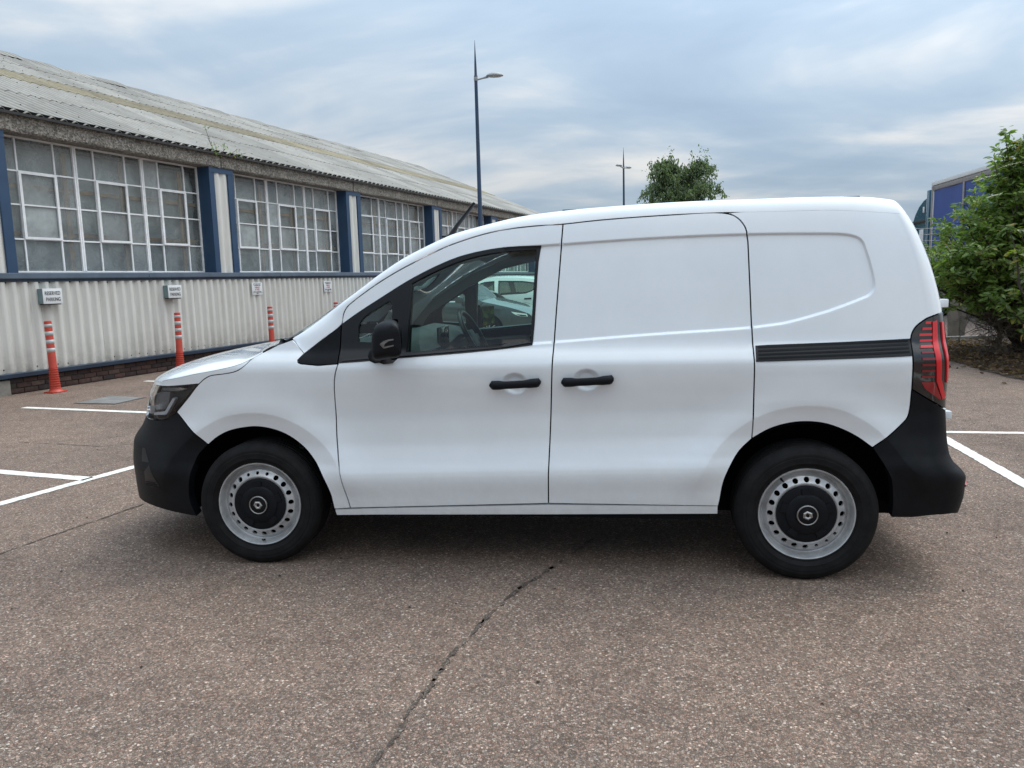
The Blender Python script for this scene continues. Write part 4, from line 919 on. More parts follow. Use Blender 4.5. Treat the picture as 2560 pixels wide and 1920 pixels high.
# --- wing mirrors
mprof = [(-.315, .50), (-.308, .70), (-.292, .86), (-.262, .96), (-.22, 1.0), (-.17, 1.0), (-.135, .97), (-.115, .88)]
mout = np.array(so([(.726, 1.150), (.729, 1.19), (.735, 1.222), (.752, 1.254), (.783, 1.270), (.832, 1.273), (.858, 1.261), (.869, 1.234), (.872, 1.188), (.868, 1.117), (.856, 1.104), (.792, 1.094), (.740, 1.090), (.727, 1.115), (.726, 1.150)], 3)[:-1])
mc = np.array([.812, 1.18]); mout[:, 0] += .012; mout[mout[:, 0] > .84, 0] += .016
for s in (0, 1):
    V = []
    for y, k in mprof:
        for p in mout: V.append((mc[0] + (p[0] - mc[0]) * (k if p[0] < .85 else 1 - (1 - k) * .22) - (.07 * (y + .315) / .2 if p[0] > .835 else 0), y, mc[1] + (p[1] - mc[1]) * (k if p[0] < .84 else 1 - (1 - k) * .6)))
    V = np.array(V); k = len(mout); m_ = len(mprof)
    F_ = [(i * k + j, (i + 1) * k + j, (i + 1) * k + (j + 1) % k, i * k + (j + 1) % k) for i in range(m_ - 1) for j in range(k)] + [tuple(range(k)), tuple((m_ - 1) * k + j for j in range(k))[::-1]]
    if s: V[:, 1] = 2 * YC - V[:, 1]; F_ = [f[::-1] for f in F_]
    mir = reloc(mk('wing_mirror', V, F_, M['plastic'], van, angle=50)); fy = (lambda y: y if s == 0 else 2 * YC - y)
    mb = MB(); st = [(.668, fy(.0), 1.085), (.70, fy(-.06), 1.10), (.745, fy(-.13), 1.128)]; mb.tube(st, [.040, .034, .030], 10); mb.tube([(.70, fy(.0), 1.072), (.76, fy(-.06), 1.08), (.80, fy(-.13), 1.105)], [.030, .028, .028], 10)
    mb.build('stem', M['plastic'], mir, smooth=True)
    mb = MB(); mb.add([(.896, fy(-.30), 1.115), (.838, fy(-.13), 1.115), (.838, fy(-.13), 1.25), (.896, fy(-.30), 1.25)], [(0, 1, 2, 3)]); mb.build('mirror_glass', M['mirrorglass'], mir)
    ip = [(.790, 1.150), (.798, 1.172), (.815, 1.184), (.835, 1.190), (.862, 1.193), (.862, 1.187), (.838, 1.182), (.822, 1.172), (.816, 1.158), (.862, 1.166), (.862, 1.160), (.82, 1.150)]
    mb = MB(); nI = len(ip); mb.add([(x, fy(-.3165 if False else -.319 + .35 * (max(0, abs(z - 1.172) - .0)) ** 1.5 + .02 * max(0, (.80 - x) / .02)), z) for x, z in ip] + [(x, fy(-.28), z) for x, z in ip], [tuple(range(nI))] + [(j, (j + 1) % nI, nI + (j + 1) % nI, nI + j) for j in range(nI)]); mb.build('indicator_lamp', M['smoke'], mir)
# --- wheels
TR = .326
def make_wheel():
    w = empty('wheel')
    tp = [(.213, .006), (.220, -.001), (.224, -.006), (.228, -.005), (.232, -.010), (.244, -.0145), (.246, -.017), (.2485, -.0165), (.255, -.0175), (.272, -.0185), (.274, -.0165), (.282, -.017), (.291, -.0165), (.293, -.0145), (.300, -.012), (.305, -.009), (.307, -.0065), (.312, -.002), (.319, .008)]
    gro = [.030, .062, .098, .134, .166]
    cur = .010
    for g in gro: tp += [(TR - .001, g - .006), (TR - .0085, g - .005), (TR - .0085, g + .005), (TR - .001, g + .006)]
    tp += [(.319, .190), (.300, .206), (.255, .212), (.22, .2)]
    t = MB().lathe(tp, 96, 'y'); V = np.array(t.v)
    q = V[:, 2] < -.3195; V[q, 2] = -.3195
    mk('tyre', V, t.f, M['rubber'], w, angle=45)
    # steel rim: lathed lip and barrel
    r = MB().lathe([(.214, .012), (.219, .004), (.2195, -.002), (.217, -.0045), (.2125, -.003), (.210, .004), (.207, .016), (.2045, .030), (.199, .040), (.193, .042)], 96, 'y'); r.build('rim', M['steel'], w, angle=50)
    MB().lathe([(.193, .042), (.193, .16), (.05, .17)], 48, 'y').build('brake_drum', M['under'], w, smooth=True)
    circ = lambda c, rr, n: [(c[0] + rr * math.cos(2 * math.pi * k / n), c[1] + rr * math.sin(2 * math.pi * k / n)) for k in range(n)]
    holes = []
    for k in range(20):
        q = math.pi / 2 + .04 + k * math.pi / 10; holes.append(circ((.1625 * math.cos(q), .1625 * math.sin(q)), .0085 if k in (0, 1, 19) else .0128, 14))
    hy = pchip([.12, .135, .146, .155, .168, .178, .186, .194], [.012, .008, .004, .010, .016, .020, .034, .044])
    def disc(P, off):
        rr = np.hypot(P[:, 0], P[:, 1]); y = hy(rr); dy = (hy(rr + .001) - hy(rr - .001)) / .002
        n = np.c_[dy * P[:, 0] / rr, -np.ones(len(P)), dy * P[:, 1] / rr]; n /= np.linalg.norm(n, axis=1, keepdims=True)
        return np.c_[P[:, 0], y, P[:, 1]] + n * off, n
    ex = np.array([(rr * math.cos(q), rr * math.sin(q)) for rr in (.140, .146, .150, .176, .180, .184, .187, .190) for q in np.arange(0, 6.283, .07)])
    cdt_panel('wheel_disc', [circ((0, 0), .194, 96), circ((0, 0), .122, 64)] + holes, disc, M['steel'], w, step=.012, estep=.02, extra=ex, flange=.010)
    hub = MB().lathe([(.1365, .012), (.1365, .002), (.134, -.003), (.128, -.005), (.097, -.006), (.094, -.012), (.091, -.014), (.062, -.016), (.052, -.015), (.050, -.020), (.046, -.022), (.001, -.0225)], 64, 'y').build('hub_cap', M['plastic'], w, angle=35)
    for k in range(5):
        q0 = math.pi / 2 + .05 + k * 2 * math.pi / 5; V = []; ns = 8
        for y, gr in ((-.004, .002), (-.0125, 0), (-.0125, 0)):
            for rr in (.090, .121):
                for j in range(ns):
                    hwid = (.215 if rr < .1 else .20) + gr / rr; q = q0 - hwid + 2 * hwid * j / (ns - 1); V.append(((rr + (gr if rr > .1 else -gr)) * math.cos(q), y, (rr + (gr if rr > .1 else -gr)) * math.sin(q)))
        F_ = [(2 * ns + j, 2 * ns + j + 1, 3 * ns + j + 1, 3 * ns + j) for j in range(ns - 1)]
        ring = [2 * ns + j for j in range(ns)] + [3 * ns + j for j in range(ns)[::-1]]; rb = [j for j in range(ns)] + [ns + j for j in range(ns)[::-1]]
        F_ += [(ring[i], rb[i], rb[(i + 1) % len(rb)], ring[(i + 1) % len(ring)]) for i in range(len(ring))]
        mk('hub_lug', V, F_, M['plastic'], w, smooth=False)
    MB().lathe([(.0415, -.0225), (.0425, -.0255), (.0455, -.0265), (.0480, -.0245), (.0485, -.0205)], 48, 'y').build('badge_ring', M['badge'], w, smooth=True)
    d1 = [(.0, .021), (.0115, .021), (.023, .0), (.0115, -.021), (0, -.021), (-.0115, -.021), (-.023, 0), (-.0115, .021)]
    d1 = [(-.002, .0195), (.010, .0195), (.0235, -.001), (.010, -.0195), (-.010, -.0195), (-.0235, .001), (-.014, .0195)]
    d2 = [(0, .008), (.004, .008), (.0085, -.0005), (.004, -.008), (-.004, -.008), (-.0085, .0005), (-.004, .008)]
    V = [(x, -.0262, z) for x, z in d1] + [(x, -.0262, z) for x, z in d2] + [(x * .72, -.0300, z * .72) for x, z in d1]; n7 = 7
    F_ = [(j, (j + 1) % n7, 14 + (j + 1) % n7, 14 + j) for j in range(n7)] + [(14 + j, 14 + (j + 1) % n7, 7 + (j + 1) % n7, 7 + j) for j in range(n7)]
    V += [(x, -.0222, z) for x, z in d1]; F_ += [(21 + j, 21 + (j + 1) % n7, (j + 1) % n7, j) for j in range(n7)]
    mk('badge_diamond', V, F_, M['badge'], w, smooth=False)
    MB().tube([(0.004, .02, -.198), (0.004, .005, -.196), (.002, -.008, -.190)], [.0055, .005, .004], 8).build('valve', M['rubber'], w, smooth=True)
    return w
w0 = make_wheel()
wheels = [w0] + [copy_tree(w0) for _ in range(3)]
for w, (x, s, rot) in zip(wheels, ((0, 0, 0.0), (2.716, 0, 2.55), (0, 1, .8), (2.716, 1, 1.7))):
    w.parent = van; w.location = (x - 1.36, (0.0 if s == 0 else 2 * YC) - YC, .3205)
    w.rotation_euler = (0, 0, (R_(4.5) if x == 0 else 0) + (math.pi if s else 0))
    if rot:
        for ch in list(w.children):
            if ch.name.split('.')[0] != 'tyre': ch.rotation_euler = (0, rot, 0)
# --- wheel wells, floor and chassis
for (cx_, cz_) in ((-.005, .30), (2.716, .32)):
    for s in (0, 1):
        V = []; F_ = []; n_ = 25
        for y, rr in ((.085, .438), (.12, .445), (.36, .445), (.36, .02)):
            for q in np.linspace(-.06, math.pi + (.13 if cx_ < 1 else -.03), n_): y_ = y - (.06 * float(sstep(np.array((math.sin(q) - .06) / .12))) if y < .1 else 0); rr_ = rr - (.012 if y < .1 else 0); V.append((cx_ + rr_ * math.cos(q), y_ if s == 0 else 2 * YC - y_, cz_ + rr_ * math.sin(q)))
        F_ = grid_faces(4, n_); reloc(mk('wheel_arch_liner', V, F_, M['under'], van))
mb = MB().box(.43, 2.28, .03, 2 * YC - .03, .275, .36).box(-.85, 3.30, .37, 2 * YC - .37, .22, .42).box(.6, 2.0, .42, 2 * YC - .42, .19, .27).box(-.3, 3.0, .45, .52, .20, .27)
reloc(mb.build('underbody', M['under'], van))
mb = MB(); mb.tube([(.9, .75, .235), (2.2, .75, .24), (2.5, .55, .25)], .035, 10); reloc(mb.build('exhaust_pipe', M['under'], van, smooth=True))
mb = MB().box(1.62, 1.66, .13, 2 * YC - .13, .42, 1.62); reloc(mb.build('bulkhead', M['interior'], van))
mb = MB().box(.47, 1.62, .08, 2 * YC - .08, .42, .45); reloc(mb.build('cab_floor', M['interior'], van))
# dashboard: extruded side profile with soft top
prof = [(.20, 1.05), (.30, 1.115), (.45, 1.125), (.62, 1.135), (.74, 1.12), (.80, 1.06), (.78, .96), (.70, .88), (.66, .60), (.20, .60)]
V = [(x, y, z + (.035 * math.exp(-((y - 1.33) / .22) ** 2) if x > .5 and z > 1.0 else 0)) for y in np.linspace(.08, 2 * YC - .08, 25) for x, z in prof]
k = len(prof); F_ = [(i * k + j, i * k + (j + 1) % k, (i + 1) * k + (j + 1) % k, (i + 1) * k + j) for i in range(24) for j in range(k)]
dash = reloc(mk('dashboard', V, F_, M['interior'], van, angle=40))
MB().bbox(.775, .80, .80, 1.02, 1.04, 1.17, .008).build('display_screen', M['gloss'], dash, angle=40)
# steering wheel on the far side
sw = empty('steering_wheel', parent=van); sw.location = (.90 - 1.36, 1.32 - YC, 1.075); sw.rotation_euler = (0, R_(62), 0)
tor = MB(); nT = 40
tor.v = [((.185 + .016 * math.cos(b)) * math.cos(a), (.185 + .016 * math.cos(b)) * math.sin(a), .016 * math.sin(b)) for a in np.linspace(0, 2 * math.pi, nT, endpoint=False) for b in np.linspace(0, 2 * math.pi, 10, endpoint=False)]
tor.f = [(i * 10 + j, ((i + 1) % nT) * 10 + j, ((i + 1) % nT) * 10 + (j + 1) % 10, i * 10 + (j + 1) % 10) for i in range(nT) for j in range(10)]
tor.build('wheel_ring', M['trim'], sw, smooth=True)
mb = MB().bbox(-.06, .06, -.07, .07, -.035, .0, .015); mb.bbox(-.02, .02, -.18, .18, -.02, -.004, .006); mb.bbox(.0, .18, -.03, .03, -.02, -.004, .006); mb.build('wheel_boss', M['interior'], sw, angle=40)
MB().bbox(-.03, .03, -.015, .015, -.25, -.03, .01).build('steering_column', M['interior'], sw, angle=40)
for yc_ in (.48, 1.32):
    st = empty('seat', parent=van); st.location = (1.36 - 1.36, yc_ - YC, .45)
    MB().bbox(-.24, .22, -.25, .25, .12, .34, .06).build('seat_cushion', M['seat'], st, angle=40)
    o = MB().bbox(-.06, .06, -.24, .24, .0, .58, .05).build('seat_back', M['seat'], st, angle=40); o.location = (.17, 0, .30); o.rotation_euler = (0, R_(12), 0)
# cab trim panels below the windows, pillar trim
vpart('door_card', [[(.50, .50), (1.50, .50), (1.47, 1.105), (1.0, 1.07), (.52, 1.04)]], M['interior'], off=-.07, gap=0, parent=fdoor, flange=.03, extra=False, step=.1, estep=.08)
vpart('pillar_trim', [[(.30, 1.085), (.40, 1.085), (.50, 1.225), (.80, 1.41), (1.05, 1.53), (1.30, 1.582), (1.52, 1.60), (1.50, 1.67), (1.2, 1.645), (.83, 1.505), (.52, 1.32)]], M['headliner'], off=-.05, gap=0, flange=.03, extra=False, step=.06)
vpart('window_pillar', [[(.755, 1.08), (.83, 1.09), (.845, 1.43), (.76, 1.37)]], M['interior'], off=-.03, gap=0, flange=.03, extra=False, step=.05)
# ================================================================== LAMP POSTS
M['lampblue'] = simple('dark_blue_column_paint', (.016, .042, .092), .45, var=.15, vscale=2); M['lampgrey'] = simple('grey_lamp_head', (.30, .31, .31), .45); M['lampglass'] = simple('prismatic_lamp_glass', (.42, .44, .43), .25)
def make_lamp(heads):
    e = empty('street_lamp'); H = 7.0
    MB().lathe([(.085, 0), (.085, .9), (.072, .93), (.044, H), (.001, H + .001)], 16).build('column', M['lampblue'], e, angle=40)
    MB().lathe([(.048, H - .10), (.052, H - .02), (.044, H), (.038, H + .02), (.030, H + .30), (.004, H + .92), (.0005, H + .93)], 12).build('spire', M['lampblue'], e, angle=50)
    MB().lathe([(.050, H - .14), (.056, H - .11), (.056, H - .06), (.052, H - .04)], 16).build('collar', M['lampgrey'], e, smooth=True)
    for sg, ln in heads:
        MB().tube([(sg * .05, 0, H - .10), (sg * .22, 0, H - .07), (sg * .34, 0, H - .04)], [.028, .024, .04], 8).build('arm', M['lampgrey'], e, smooth=True)
        V = []; nu, nv = 20, 9
        for i in range(nu):
            for j in range(nv):
                a = 2 * math.pi * i / nu; p = j / (nv - 1); rr = math.sin(p * math.pi / 2); V.append((sg * (.52 + .24 * rr * math.cos(a) * ln), .15 * rr * math.sin(a), H - .035 + .095 * math.cos(p * math.pi / 2)))
        hd = mk('lamp_head', V, [(i * nv + j, i * nv + j + 1, ((i + 1) % nu) * nv + j + 1, ((i + 1) % nu) * nv + j) for i in range(nu) for j in range(nv - 1)], M['lampgrey'], e)
        MB().add([(sg * (.53 + .215 * k * math.cos(a) * ln), .128 * k * math.sin(a), H - .035 - d) for k, d in ((1, 0), (.8, .022), (.001, .03)) for a in np.linspace(0, 2 * math.pi, 20, endpoint=False)], [(q * 20 + i, q * 20 + (i + 1) % 20, (q + 1) * 20 + (i + 1) % 20, (q + 1) * 20 + i) for q in range(2) for i in range(20)]).build('lamp_glass', M['lampglass'], hd, smooth=True)
    return e
l1 = make_lamp([(1, 1)]); l1.location = (-2.23, 18.0, 0); l1.rotation_euler = (0, 0, R_(4)); tag(l1, 'tall dark blue lamp post with a spire and one lamp head', 'street lamp', 'dark blue lamp posts')
l2 = make_lamp([(1, 1), (-1, .9)]); l2.location = (1.62, 37.0, 0); l2.rotation_euler = (0, 0, R_(64)); tag(l2, 'distant dark blue lamp post with a spire and two lamp heads', 'street lamp', 'dark blue lamp posts')

# ================================================================== PARKED CARS
def car(name, label, loc, rz, body, upper, belt, halfw, wheels_x, wr, paintm, glassP, extras):
    """upper: silhouette (x,z) from nose to tail over the roof; body: lower outline; nose at +x"""
    e = empty(name, loc, rz); tag(e, label, 'car')
    up = so(upper, 4); low = [(upper[-1][0], .30)]
    arch = []
    for wx in sorted(wheels_x): arch.append([(wx - (wr + .05) * math.cos(q), wr + (wr + .05) * math.sin(q)) for q in np.linspace(-.35, math.pi + .35, 20)])
    xmin = min(p[0] for p in up); xmax = max(p[0] for p in up)
    loop = [p for p in up] + [(xmin + .03, .32)] 
    for a in arch: loop += a
    loop += [(xmax - .06, .24)]
    tb = pchip([.2, .4, .6, .8, belt, belt + .2, 1.5], [.05, .015, .0, .015, .05, .12, .27])
    def yof(P, off):
        def y(x, z): 
            k = np.clip((np.abs(x - (xmin + xmax) / 2) - (xmax - xmin) / 2 + .75) / .75, 0, 1)
            return -(halfw - tb(z) - .30 * k ** 2.6)
        x, z = P[:, 0], P[:, 1]; h = .004; dx = (y(x + h, z) - y(x - h, z)) / (2 * h); dz = (y(x, z + h) - y(x, z - h)) / (2 * h)
        n = np.c_[dx, -np.ones(len(x)), dz]; n /= np.linalg.norm(n, axis=1, keepdims=True)
        return np.c_[x, y(x, z), z] + n * off, n
    res = {}
    for mir in (None, 0.0):
        sd_ = cdt_panel('body_side', [loop] + glassP, yof, paintm, e, step=.06, estep=.04, flange=.03, mirror=mir)
        for g in glassP: cdt_panel('side_window', [inset_loop(resample(g, .04), -.015).tolist()], yof, M['carglass'], sd_, step=.12, estep=.06, flange=0, off=-.012, mirror=mir)
        for g in glassP: cdt_panel('window_trim', [inset_loop(resample(g, .04), -.014).tolist(), inset_loop(resample(g, .04), .012).tolist()], yof, extras.get('trim', M['trim']), sd_, step=.2, estep=.04, flange=.004, off=.003, mirror=mir)
        for (nm, lp, mt, of) in extras['side']: cdt_panel(nm, [lp], yof, mt, sd_, step=.08, estep=.04, flange=.01, off=of, mirror=mir)
    # skin across the top, glass where the screens are
    U = resample(up, .05, False); P_, _ = yof(U, 0.0); segs = []
    def across(nm, i0, i1, mt):
        V = []
        for i in range(i0, i1 + 1):
            t = U[min(i + 1, len(U) - 1)] - U[max(i - 1, 0)]; nn = np.array([t[1], -t[0]]) / max(np.linalg.norm(t), 1e-6); nn = -nn if False else nn
            if nn[1] < -.2: nn = -nn
            for w in np.linspace(-1, 1, 13):
                k = (1 - abs(w) ** 2.4) * .055; V.append((U[i][0] + nn[0] * k * (1 if U[i][0] > 0 else 1), P_[i][1] * w * -1, U[i][1] + max(0, nn[1]) * k))
        mk(nm, V, grid_faces(i1 - i0 + 1, 13), mt, e)
    idx = lambda x: int(np.argmin(np.abs(U[:, 0] - x)))
    ks = [idx(x) for x in extras['cuts']]
    names = extras['names']
    bnd = [0] + ks + [len(U) - 1]
    for nm, mt, a, b in zip(names[0], names[1], bnd[:-1], bnd[1:]): across(nm, a, b, mt)
    MB().box(xmin + .2, xmax - .2, -halfw + .25, halfw - .25, .2, .5).build('floor_pan', M['under'], e)
    MB().bbox(extras['seatx'] - .12, extras['seatx'] + .10, -.62, .62, .5, 1.12, .05).build('front_seats', M['seat'], e, angle=40)
    MB().bbox(extras['seatx'] - 1.0, extras['seatx'] - .8, -.62, .62, .5, 1.05, .05).build('rear_seat', M['seat'], e, angle=40)
    for wx in wheels_x:
        for sg in (-1, 1):
            w = empty('wheel', (wx, sg * (halfw - .03), wr), 0, e); f = -1 if sg < 0 else 1
            MB().lathe([(wr * .66, 0), (wr * .72, f * .012), (wr * .9, f * .012), (wr, -f * .03), (wr, -f * .17), (wr * .7, -f * .19)], 36, 'y').build('tyre', M['rubber'], w, angle=40)
            rm = MB().lathe([(wr * .67, f * .005), (wr * .62, 0), (wr * .60, -f * .05), (.01, -f * .06)], 36, 'y').build('rim', M['under'], w, angle=40)
            for k in range(10):
                a = 2 * math.pi * k / 10; ca2, sa2 = math.cos(a), math.sin(a); sp = MB(); h = .014
                sp.add([((.05 * ca2 - s_ * h * sa2), f * (-.015) , (.05 * sa2 + s_ * h * ca2)) for s_ in (-1, 1)] + [((wr * .64 * ca2 - s_ * h * .8 * sa2), f * 0.0, (wr * .64 * sa2 + s_ * h * .8 * ca2)) for s_ in (-1, 1)], [(0, 1, 3, 2)]).build('spoke', M['steel'], rm)
            cx_ = MB(); cx_.v = [(wx - 0 + (wr + .06) * math.cos(q), sg * (halfw - y_), wr + (wr + .06) * math.sin(q)) for y_ in (.06, .4) for q in np.linspace(-.2, math.pi + .2, 18)]; cx_.f = grid_faces(2, 18); cx_.build('arch_liner', M['under'], e, smooth=True)
    for sg in (-1, 1):
        mx_ = extras['mirror'][0]; MB().bbox(mx_ - .06, mx_ + .10, sg * (halfw + .10) - .10, sg * (halfw + .10) + .08, extras['mirror'][1] - .06, extras['mirror'][1] + .08, .03).build('door_mirror', extras.get('mirrormat', paintm), e, angle=50)
    return e
M['carglass'] = thin_glass('car_side_glass', (.42, .48, .46)); M['greypaint'] = paint('dark_grey_metallic_paint', (.05, .058, .065), .25); M['hatchwhite'] = paint('white_hatchback_paint', (.74, .76, .76))
gl1 = [(.30, .955), (-.10, 1.02), (-.15, 1.02), (-.55, 1.335), (-.72, 1.372)]
grey_up = [(.94, .30), (.97, .50), (.93, .66), (.80, .74), (.55, .83), (.20, .91), (-.15, .985), (-.40, 1.12), (-.70, 1.30), (-1.05, 1.415), (-1.55, 1.44), (-2.05, 1.40), (-2.50, 1.26), (-2.85, 1.11), (-3.25, 1.08), (-3.56, 1.04), (-3.64, .80), (-3.62, .45), (-3.58, .32)]
gwin = [[(-.55, .985), (-.80, 1.15), (-1.10, 1.315), (-1.40, 1.365), (-1.46, .985)], [(-1.52, .985), (-1.48, 1.365), (-2.0, 1.33), (-2.30, 1.21), (-2.46, 1.07), (-2.48, .985)]]
car('grey_saloon_car', 'dark grey saloon car with chrome window line seen through the van windows', (-1.03 + .0, 13.15 + .87, 0), R_(-12.1), None, grey_up, .93, .90, (0.0, -2.75), .335, M['greypaint'], gwin,
    dict(trim=M['chrome'], cuts=(-.15, -.95, -2.0, -2.75), names=(('bonnet', 'windscreen', 'roof', 'rear_window', 'boot_lid'), (M['greypaint'], M['carglass'], M['greypaint'], M['carglass'], M['greypaint'])), seatx=-1.55, mirror=(-.62, 1.02),
         side=[('headlight', [(.86, .69), (.55, .75), (.62, .69), (.74, .64), (.88, .63)], M['drl'], .004), ('headlight_lens', [(.84, .665), (.66, .69), (.75, .645), (.86, .64)], M['gloss'], .008), ('door_handle', [(-1.28, .86), (-1.08, .865), (-1.08, .885), (-1.28, .88)], M['greypaint'], .015), ('side_crease', [(.45, .80), (-2.9, .86), (-2.9, .868), (.45, .806)], M['greypaint'], .010), ('lower_trim', [(-.5, .36), (-2.3, .36), (-2.3, .30), (-.5, .30)], M['trim'], .006), ('tail_lamp', [(-3.25, .98), (-3.50, .97), (-3.50, .86), (-3.30, .88)], M['darkred'], .004)]))
hu = [(.80, .30), (.83, .55), (.78, .72), (.62, .84), (.25, .95), (-.12, 1.03), (-.45, 1.22), (-.80, 1.41), (-1.15, 1.485), (-1.75, 1.495), (-2.35, 1.45), (-2.75, 1.36), (-3.0, 1.10), (-3.13, .92), (-3.17, .65), (-3.13, .32)]
hw_ = [[(-.42, 1.045), (-.60, 1.17), (-.85, 1.31), (-1.12, 1.39), (-1.36, 1.405), (-1.40, 1.075)], [(-1.52, 1.08), (-1.49, 1.41), (-2.1, 1.39), (-2.42, 1.345), (-2.50, 1.29), (-2.36, 1.16), (-2.2, 1.11)]]
car('white_hatchback_car', 'white hatchback car parked beyond the grey saloon, seen through the van window', (-2.72, 16.28, 0), R_(180 - 7), None, hu, 1.02, .87, (0.0, -2.59), .31, M['hatchwhite'], hw_,
    dict(cuts=(-.12, -.95, -2.7, -3.02), names=(('bonnet', 'windscreen', 'roof', 'rear_window', 'tailgate'), (M['hatchwhite'], M['carglass'], M['hatchwhite'], M['carglass'], M['hatchwhite'])), seatx=-1.6, mirror=(-.55, 1.08),
         side=[('door_handle', [(-2.18, .95), (-2.36, .955), (-2.36, .99), (-2.18, .985)], M['trim'], .012), ('door_handle', [(-1.22, .94), (-1.38, .943), (-1.38, .97), (-1.22, .967)], M['trim'], .012), ('headlight', [(.70, .79), (.42, .86), (.50, .73), (.72, .70)], M['drl'], .004), ('door_gap', [(-1.455, 1.07), (-1.447, 1.07), (-1.435, .35), (-1.443, .35)], M['under'], .002), ('tail_lamp', [(-2.95, 1.05), (-3.05, .95), (-3.08, .80), (-2.98, .80)], M['red'], .004)]))

# ================================================================== LORRY BEYOND THE FENCE
lorry = empty('lorry', (12.35, 16.5, 0)); tag(lorry, 'blue curtain-sided lorry trailer with teal cab behind the hedge', 'lorry')
LX, LY = -12.35, -16.5
M['curtain'] = simple('royal_blue_curtain', (.016, .060, .27), .45, var=.12, vscale=1.5, bump=.4, bscale=1.2); M['teal'] = paint('teal_cab_paint', (.012, .10, .17)); M['alu'] = simple('grey_aluminium_rail', (.28, .26, .25), .45, metal=.3, var=.2); M['trailwhite'] = simple('white_trailer_roof', (.74, .75, .75), .4)
def Lb(x0, x1, y0, y1, z0, z1, b=.02): return MB().bbox(x0 + LX, x1 + LX, y0 + LY, y1 + LY, z0, z1, b)
V = []; ny = 60
for j in range(ny + 1):
    y = 9.0 + 13.2 * j / ny
    for z in (1.15, 1.8, 2.5, 3.2, 3.80): V.append((11.12 + LX + .012 * math.sin(j * .9 + z), y + LY, z))
mk('curtain', V, grid_faces(ny + 1, 5), M['curtain'], lorry)
for k in (5,): Lb(11.085, 11.11, 19.9, 20.0, 1.15, 3.8, .004).build('curtain_strap', M['alu'], lorry, angle=40)
Lb(11.10, 13.6, 22.16, 22.26, 1.1, 3.98).build('front_bulkhead', M['trailwhite'], lorry, angle=40)
Lb(11.09, 11.18, 9.0, 22.25, 3.79, 3.93).build('roof_rail', M['alu'], lorry, angle=40)
Lb(11.07, 13.62, 9.0, 22.27, 3.935, 4.06).build('trailer_roof', M['trailwhite'], lorry, angle=40)
Lb(11.08, 11.16, 22.18, 22.29, 1.1, 3.93).build('corner_post', M['alu'], lorry, angle=40)
Lb(11.10, 13.6, 9.0, 22.2, 1.02, 1.14).build('deck', M['alu'], lorry, angle=40)
Lb(11.6, 13.1, 9.2, 22.0, .75, 1.02).build('chassis', M['under'], lorry, angle=40)
Lb(11.15, 11.19, 13.2, 20.0, .45, .62).build('side_guard', M['alu'], lorry, angle=40); Lb(11.15, 11.19, 13.2, 20.0, .72, .86).build('side_guard', M['alu'], lorry, angle=40)
for y in (10.2, 11.5, 12.8, 21.6, 24.9):
    for x in (11.25, 13.1):
        w = empty('wheel', (x + LX + .15, y + LY, .5), 0, lorry); o = MB().lathe([(.30, .14), (.47, .15), (.5, .10), (.5, -.1), (.47, -.15), (.30, -.14)], 28, 'y').build('tyre', M['rubber'], w, angle=40); o.rotation_euler = (0, 0, math.pi / 2)
        o = MB().lathe([(.30, .12), (.26, .05), (.14, .05), (.12, .13), (.001, .14)], 24, 'y').build('rim', M['alu'], w, angle=40); o.rotation_euler = (0, 0, math.pi / 2)
cp = [(22.62, .7), (22.62, 2.75), (22.66, 3.0), (24.0, 2.96), (24.85, 2.85), (25.05, 2.5), (25.15, 1.6), (25.15, .6)]
V = [(x + LX, y + LY, z) for x in (11.15, 11.22, 13.48, 13.55) for (y, z) in [((y - 23.8) * (1 if 11.2 < x < 13.5 else .97) + 23.8, z - (0 if 11.2 < x < 13.5 else .04)) for y, z in cp]]
k = len(cp); cab = mk('cab', V, [(i * k + j, i * k + (j + 1) % k, (i + 1) * k + (j + 1) % k, (i + 1) * k + j) for i in range(3) for j in range(k)] + [tuple(range(k)), tuple(3 * k + j for j in range(k))[::-1]], M['teal'], lorry, angle=40)
fp = [(22.60, 2.98), (22.60, 3.66), (22.80, 3.70), (23.15, 3.62), (23.55, 3.44), (23.85, 3.20), (24.02, 2.98)]
V = [(x + LX, y + LY, z) for x, kk in ((11.18, .93), (11.3, 1), (13.4, 1), (13.52, .93)) for (y, z) in [(y, 2.98 + (z - 2.98) * kk) for y, z in fp]]; k = len(fp)
mk('roof_fairing', V, [(i * k + j, i * k + (j + 1) % k, (i + 1) * k + (j + 1) % k, (i + 1) * k + j) for i in range(3) for j in range(k)] + [tuple(range(k)), tuple(3 * k + j for j in range(k))[::-1]], M['teal'], lorry, angle=40)
Lb(11.06, 11.16, 22.38, 22.60, 1.2, 3.84, .03).build('side_deflector', M['teal'], lorry, angle=40)
Lb(11.10, 11.15, 22.62, 24.6, 2.88, 2.97, .01).build('sun_visor_strip', M['trim'], cab, angle=40); Lb(11.125, 11.148, 23.55, 24.45, 2.02, 2.74, .01).build('cab_side_window', M['gloss'], cab, angle=40)
Lb(11.125, 11.15, 22.95, 23.3, 2.02, 2.68, .02).build('sleeper_window', M['signwhite'], cab, angle=40)
Lb(10.86, 10.98, 24.45, 24.62, 2.15, 2.95, .03).build('door_mirror', M['trim'], cab, angle=40); Lb(11.145, 11.165, 23.0, 23.12, 3.2, 3.38, .004).build('fairing_badge', M['signwhite'], cab, angle=40)
